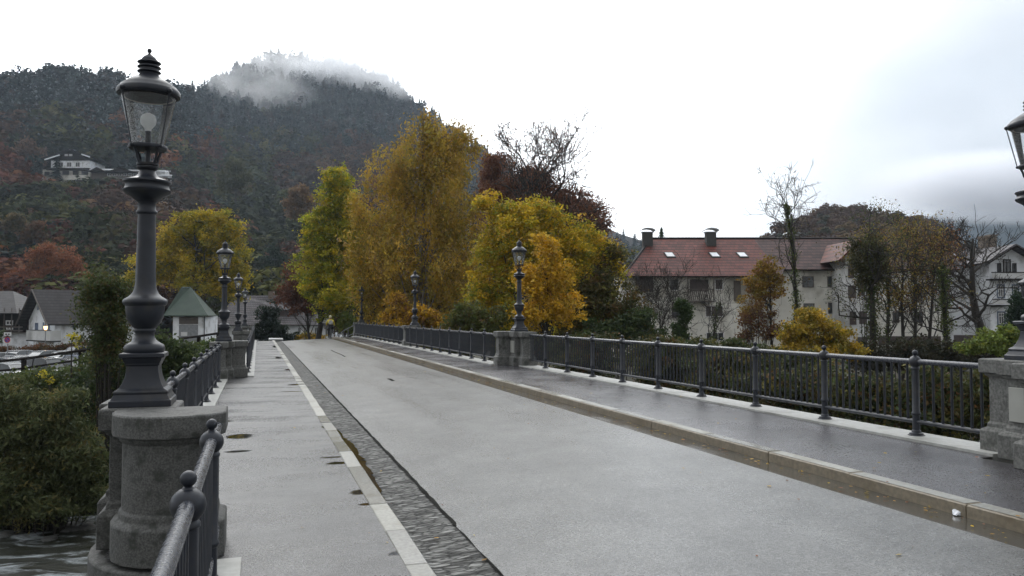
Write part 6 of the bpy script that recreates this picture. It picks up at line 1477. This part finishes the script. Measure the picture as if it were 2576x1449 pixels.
o = np_mesh('hill', np.stack([X, Y, Z], -1).reshape(-1, 3), f, M['hillsoil']); o.data.shade_smooth(); tag(o, kind='structure')

def proto_conifer(rs, tiers=9, k=8):
    vs = []; fs = []
    for i in range(tiers):
        h0 = 0.12 + 0.86 * i / tiers; w_ = 0.20 * (1 - i / tiers) ** 0.8 + 0.02; dz = 0.10 + 0.05 * (1 - i / tiers)
        b0 = len(vs); vs.append((0, 0, min(1.0, h0 + dz)))
        for j in range(k):
            a = 2 * math.pi * (j + rs.uniform(-0.3, 0.3)) / k; q = w_ * rs.uniform(0.6, 1.25)
            da = 0.42
            vs.append((q*0.55*math.cos(a-da), q*0.55*math.sin(a-da), h0 + 0.03)); vs.append((q*math.cos(a), q*math.sin(a), h0 - 0.05*rs.random())); vs.append((q*0.55*math.cos(a+da), q*0.55*math.sin(a+da), h0 + 0.03))
            m = b0 + 1 + 3*j; fs.append((b0, m, m+1)); fs.append((b0, m+1, m+2))
    return np.array(vs, float), np.array(fs)
def proto_decid(rs, n=260, sz=0.085):
    nl = 7; c = rs.normal(size=(nl, 3)) * np.array([0.16, 0.16, 0.14]) + np.array([0, 0, 0.58]); w_ = rs.integers(nl, size=n)
    d = rs.normal(size=(n, 3)); d /= np.linalg.norm(d, axis=1)[:, None]
    p = c[w_] + d * (0.15 + 0.05 * rs.random(n))[:, None] * np.array([1, 1, 1.1])
    nn = d + rs.normal(size=(n, 3)) * 0.35; nn /= np.linalg.norm(nn, axis=1)[:, None]; a = rs.normal(size=(n, 3)); a -= nn * (a * nn).sum(1)[:, None]; a /= np.linalg.norm(a, axis=1)[:, None]
    b = np.cross(nn, a); s_z = (sz * 1.25 * rs.uniform(0.6, 1.4, n))[:, None]
    co = np.stack([p - a*s_z*0.5, p + b*s_z*0.45, p + a*s_z*0.5, p - b*s_z*0.45], 1).reshape(-1, 3); f = np.arange(4*n).reshape(n, 4)
    return co, np.concatenate([f[:, [0,1,2]], f[:, [0,2,3]]])
def scatter(name, protos, pos, hts, wid, cols, jit, snow, seed, m, rs):
    V, Fc, Cc = [], [], []; base = 0
    which = rs.integers(len(protos), size=len(pos)); rot = rs.uniform(0, 2*np.pi, len(pos))
    for k, (pv, pf) in enumerate(protos):
        sel = np.where(which == k)[0]; n = len(sel)
        if n == 0: continue
        ca, sa = np.cos(rot[sel])[:, None], np.sin(rot[sel])[:, None]
        x = (pv[None, :, 0]*ca - pv[None, :, 1]*sa) * (hts[sel]*wid[sel])[:, None] + pos[sel, 0][:, None]
        y = (pv[None, :, 0]*sa + pv[None, :, 1]*ca) * (hts[sel]*wid[sel])[:, None] + pos[sel, 1][:, None]
        z = pv[None, :, 2] * hts[sel][:, None] + pos[sel, 2][:, None]
        V.append(np.stack([x, y, z], -1).reshape(-1, 3))
        Fc.append((pf[None] + (np.arange(n) * len(pv))[:, None, None]).reshape(-1, 3) + base); base += n * len(pv)
        c = np.repeat(cols[sel], len(pv), axis=0) * (1 + rs.uniform(-jit, jit, n*len(pv)))[:, None]
        sn = rs.random(n*len(pv)) < np.repeat(snow[sel], len(pv)); c[sn] = c[sn]*0.4 + np.array([0.30,0.34,0.37])*0.6
        Cc.append(c)
    o = np_mesh(name, np.concatenate(V), np.concatenate(Fc), m, np.clip(np.concatenate(Cc), 0, 1)); return o

rs = rngn(200)
def pick(n, pal, rs): P_ = np.array([c for c, w in pal]); w = np.array([w for c, w in pal], float); return P_[rs.choice(len(pal), n, p=w/w.sum())]
def lown(px, ym, s): return np.sin(px*0.013 + s) + np.sin(ym*0.021 + px*0.006 + 2*s) + 0.6*np.sin(px*0.033 - ym*0.027 + s)
# conifers on the upper slopes
n = 14000; px = rs.uniform(-850, 1800, n); zr = np.interp(px, ZX, ZV); s0 = ZB/zr
s = np.sqrt(rs.random(n)) * 1.03; X, Y, Z = hill_at(px, s); ym = 796 - (Z - EYE) / Y * F
keep = (ym + 28 * lown(px, ym, 0) < 400 + 18*np.abs(rs.normal(size=n))) | (rs.random(n) < 0.05)
keep &= s > 0.10
px, X, Y, Z, ym = [a[keep] for a in (px, X, Y, Z, ym)]; n = len(px)
CON = [((0.013,0.022,0.019),4), ((0.018,0.027,0.024),3), ((0.009,0.016,0.014),3), ((0.030,0.024,0.019),1.2)]
hts = (7 + 10 * rs.random(n) ** 1.5) * np.where(Y > 600, 1.15, 0.9)
rnd = rs.random(n) < np.where(px < 470, 0.55, 0.18); wdt = rs.uniform(1.0, 2.3, n); cc_ = pick(n, CON, rs) * rs.choice([0.7, 1.0, 1.3, 1.8], n, p=[.3,.35,.25,.1])[:, None]
for nm, sel, ps in (('conifer_forest', ~rnd, [proto_conifer(rs) for _ in range(5)]), ('pine_forest', rnd, [proto_decid(rs, 150, 0.10) for _ in range(5)])):
    o = scatter(nm, ps, np.stack([X, Y, Z - 1], 1)[sel], hts[sel], (wdt if nm == 'conifer_forest' else wdt*0.62)[sel], cc_[sel], 0.3, np.clip((420 - ym)/700, 0, 0.06)[sel], 1, M['needle'], rs); tag(o, kind='stuff')
# broadleaved wood on the lower slopes
n = 6400; px = rs.uniform(-850, 1750, n); s = rs.random(n) ** 0.75 * 0.8; X, Y, Z = hill_at(px, s); ym = 796 - (Z - EYE) / Y * F
keep = (ym + 28 * lown(px, ym, 0) > 350 + 20*rs.normal(size=n)) & (Y > ZB + 4)
top_ = ym - 14.0 / Y * F
keep &= ~((px > 45) & (px < 450) & (top_ < 433) & (Y < 350) & (ym > 385))
px, X, Y, Z, ym = [a[keep] for a in (px, X, Y, Z, ym)]; n = len(px)
ln_ = lown(px, ym, 3)
W_BR = [((0.068,0.037,0.023),3), ((0.055,0.031,0.021),3), ((0.094,0.053,0.024),1.5), ((0.045,0.036,0.024),2)]
W_GR = [((0.034,0.042,0.017),3), ((0.060,0.062,0.020),2), ((0.024,0.032,0.017),3), ((0.078,0.070,0.025),1)]
W_RD = [((0.088,0.033,0.022),3), ((0.125,0.053,0.024),2)]
cols = np.where((ln_ > 0.45)[:, None], pick(n, W_BR, rs), pick(n, W_GR, rs)); red = (lown(px, ym, 8) > 1.15) | (rs.random(n) < 0.03); cols[red] = pick(red.sum(), W_RD, rs)
hts = rs.uniform(9, 16, n) * np.where(Y < 200, 0.8, 1.0); wd = rs.uniform(1.0, 1.7, n)
for nm, sel, ps in (('broadleaf_forest', Y < 290, [proto_decid(rs, 480, 0.060) for _ in range(5)]), ('upper_broadleaf_forest', Y >= 290, [proto_decid(rs, 230, 0.085) for _ in range(5)])):
    cols = cols * rs.choice([0.55, 0.75, 1.0, 1.3, 1.7], n, p=[.2, .25, .25, .2, .1])[:, None] if nm == 'broadleaf_forest' else cols
    o = scatter(nm, ps, np.stack([X, Y, Z - 1.5], 1)[sel], hts[sel], wd[sel], cols[sel], 0.13, np.zeros(sel.sum()), 2, M['far_leaf'], rs); tag(o, kind='stuff')
# single trees that stand out on the slope
for k, (px, py, rx, ry, Y, pal, lab, nm) in enumerate((
        (70, 385, 36, 38, 330, [((0.12,0.066,0.04),2), ((0.09,0.054,0.036),2)], 'brown round tree left of the chalet on the hill', 'beech_tree'),
        (30, 475, 18, 38, 300, [((0.20,0.09,0.04),2), ((0.15,0.07,0.035),2)], 'narrow orange brown tree below the retaining wall', 'larch_tree'),
        (752, 508, 34, 46, 260, [((0.20,0.115,0.05),3), ((0.15,0.09,0.045),2)], 'tan brown tree standing out on the slope left of the maple', 'larch_tree'),
        (590, 440, 44, 52, 300, [((0.085,0.088,0.04),3), ((0.07,0.078,0.036),2)], 'olive green rounded tree high on the middle slope', 'lime_tree'),
        (690, 660, 38, 42, 190, [((0.03,0.05,0.032),3), ((0.024,0.04,0.028),2)], 'dark green conifer above the long house roof', 'conifer'),
        (85, 590, 28, 34, 190, [((0.13,0.065,0.035),2), ((0.09,0.06,0.03),2)], 'brown tree on the lower slope above the rust coloured tree', 'beech_tree'),
        (40, 560, 26, 24, 200, [((0.14,0.10,0.04),2), ((0.09,0.08,0.035),2)], 'ochre tree on the lower slope at the left edge', 'beech_tree'))):
    X = (px - 1288) / F * Y; zb = W(px, py + ry + 12, Y).z
    tree(nm, lab, 'tree', Y, px, [(px, py, rx*0.7, ry*0.7), (px - rx*0.35, py + ry*0.3, rx*0.6, ry*0.6), (px + rx*0.35, py + ry*0.25, rx*0.6, ry*0.6), (px, py - ry*0.45, rx*0.45, ry*0.5)], pal, 260, 20, Y*0.0042, Y*0.0024, 300 + k, trunk_r=0.3, nl=8, shell=0.4, zg=zb, bh=2)

# low wooded hill behind the houses on the right
RX2 = [1700,1850,1930,1960,2000,2060,2120,2180,2250,2310,2360,2400,2450,2520,2700,3200]; RY2 = [760,700,640,606,580,562,555,562,575,585,600,640,665,680,690,700]
def hill2(px, s):
    yr = np.interp(px, RX2, RY2); Y = 150 + 190 * s; ym = 862 + (yr - 862) * np.where(s < 1, np.maximum(s, 1e-4)**0.8, 1) + np.where(s > 1, (s-1)*500, 0)
    return (px - 1288)/F*Y, Y, EYE + (796 - ym)/F*Y
PX, SS = np.meshgrid(np.arange(1700, 3201, 20.0), np.concatenate([np.linspace(0,1,24), [1.1,1.3,1.6]])); X, Y, Z = hill2(PX, SS)
i = np.arange(X.size).reshape(X.shape); f = np.stack([i[:-1,:-1], i[:-1,1:], i[1:,1:], i[1:,:-1]], -1).reshape(-1, 4)
o = np_mesh('hill', np.stack([X, Y, Z], -1).reshape(-1, 3), f, M['hillsoil']); tag(o, kind='structure')
n = 1500; px = rs.uniform(1800, 2750, n); s = rs.random(n)**0.7*1.04; X, Y, Z = hill2(px, s)
W2 = [((0.095,0.060,0.042),3), ((0.075,0.048,0.038),3), ((0.12,0.08,0.04),1.5), ((0.05,0.052,0.034),1.5)]
o = scatter('wooded_hilltop', [proto_decid(rs, 420) for _ in range(6)], np.stack([X, Y, Z - 1], 1), rs.uniform(6, 9.5, n), rs.uniform(0.9, 1.4, n), pick(n, W2, rs), 0.2, np.zeros(n), 3, M['far_leaf'], rs); tag(o, kind='stuff')
for k, (px, py, ht, lab) in enumerate(((2385, 586, 10, 'small dark spruce at the right end of the wooded hilltop'), (1665, 570, 7, 'dark conifer top showing above the ridge of the red roof'))):
    Y = 120; X = (px-1288)/F*Y; z = W(px, py, Y).z; pv, pf = proto_conifer(rs, 12, 12); 
    r = thing('conifer', lab, 'tree', (X, Y, z - ht)); c = pick(len(pv), [((0.02,0.035,0.02),1), ((0.03,0.045,0.025),1)], rs)
    np_mesh('crown', pv * np.array([ht*1.0, ht*1.0, ht]), pf, M['needle'], c, r)
    b = MB(); b.tube([(0,0,-3),(0,0,ht*0.9)], [0.15,0.03], 6); b.build('trunk', M['bark'], r)

# distant blue mountain, right
MX = [1500,1900,2000,2060,2200,2350,2450,2600,2900,3400,4200]; MY = [700,640,560,530,560,540,470,380,250,180,300]
PX, SS = np.meshgrid(np.arange(1500, 4201, 30.0), np.linspace(0, 1.2, 30))
yr = np.interp(PX, MX, MY); Y = 1050 + 600*SS; ym = 800 + (yr - 800)*np.minimum(SS, 1)**0.9 + np.maximum(SS-1, 0)*900 + 9*np.sin(PX*0.05+SS*9)*np.cos(PX*0.017-SS*14)*np.clip(SS*3,0,1)
X = (PX-1288)/F*Y; Z = EYE + (796-ym)/F*Y; i = np.arange(X.size).reshape(X.shape); f = np.stack([i[:-1,:-1], i[:-1,1:], i[1:,1:], i[1:,:-1]], -1).reshape(-1, 4)
M['mount'] = mat('distant forest', (0.018,0.026,0.030), (0.030,0.040,0.044), rough=1, scale=0.01, detail=9, spec=0.0)
o = np_mesh('mountain', np.stack([X, Y, Z], -1).reshape(-1, 3), f, M['mount']); o.data.shade_smooth(); tag(o, kind='structure')

# ------------------------------------------------------------------ air
def volmat(name, col, dens, aniso=0.35):
    m = bpy.data.materials.new(name); m.use_nodes = True; t = m.node_tree; t.nodes.clear()
    o = t.nodes.new('ShaderNodeOutputMaterial'); v = t.nodes.new('ShaderNodeVolumePrincipled')
    v.inputs['Color'].default_value = (*col, 1); v.inputs['Density'].default_value = dens; v.inputs['Anisotropy'].default_value = aniso
    t.links.new(v.outputs[0], o.inputs['Volume']); return m, t, v
hm, _, _ = volmat('pale air', (0.74,0.86,1.0), 0.00015)
b = MB(); b.box(-3400, 3400, -450, 3500, -6.4, 1100)
o = b.build('haze', hm, smooth=0); tag(o, kind='stuff')

def cloud(label, px, py, Y, rx, ry, rd, dens, scale, thr, seed, col=(0.97,0.98,1.0), soft=0.35):
    "drifting cloud: a closed body whose density thins out unevenly towards its edge"
    c = W(px, py, Y); k = Y / F
    m, t, v = volmat('cloud', col, dens, 0.5); n = t.nodes.new; l = t.links.new
    tcn = n('ShaderNodeTexCoord'); ln = n('ShaderNodeVectorMath'); ln.operation = 'LENGTH'; l(tcn.outputs['Object'], ln.inputs[0])
    fo = n('ShaderNodeMapRange'); fo.interpolation_type = 'SMOOTHSTEP'; fo.inputs['From Min'].default_value = 1.0; fo.inputs['From Max'].default_value = soft
    l(ln.outputs['Value'], fo.inputs['Value'])
    mp_ = n('ShaderNodeMapping'); mp_.inputs['Location'].default_value = (seed*3.1, seed*1.7, seed); mp_.inputs['Scale'].default_value = (scale*rx/ry*0.7, scale, scale)
    l(tcn.outputs['Object'], mp_.inputs['Vector'])
    no = n('ShaderNodeTexNoise'); no.inputs['Scale'].default_value = 1.0; no.inputs['Detail'].default_value = 4; no.inputs['Roughness'].default_value = 0.55; l(mp_.outputs[0], no.inputs['Vector'])
    mr_ = n('ShaderNodeMapRange'); mr_.inputs['From Min'].default_value = thr; mr_.inputs['From Max'].default_value = thr + 0.22; l(no.outputs['Fac'], mr_.inputs['Value'])
    m1 = n('ShaderNodeMath'); m1.operation = 'MULTIPLY'; l(fo.outputs[0], m1.inputs[0]); l(mr_.outputs[0], m1.inputs[1])
    m2 = n('ShaderNodeMath'); m2.operation = 'MULTIPLY'; l(m1.outputs[0], m2.inputs[0]); m2.inputs[1].default_value = dens; l(m2.outputs[0], v.inputs['Density'])
    b = MB(); b.ball((0, 0, 0), 1.0, 28, 16); o = b.build('cloud', m, smooth=60)
    o.location = c; o.scale = (rx*k, rd, ry*k); tag(o, kind='stuff'); o['label'] = label
    return o
cloud('mist drifting over the peak of the forested hill', 830, 190, 825, 350, 80, 60, 0.045, 1.6, 0.28, 1)
cloud('mist hanging on the left flank of the peak', 590, 245, 700, 240, 110, 60, 0.016, 1.6, 0.34, 4)
cloud('low cloud wrapping the distant blue mountain', 2580, 470, 985, 480, 105, 120, 0.045, 2.0, 0.20, 3, col=(0.96,0.97,1.0))
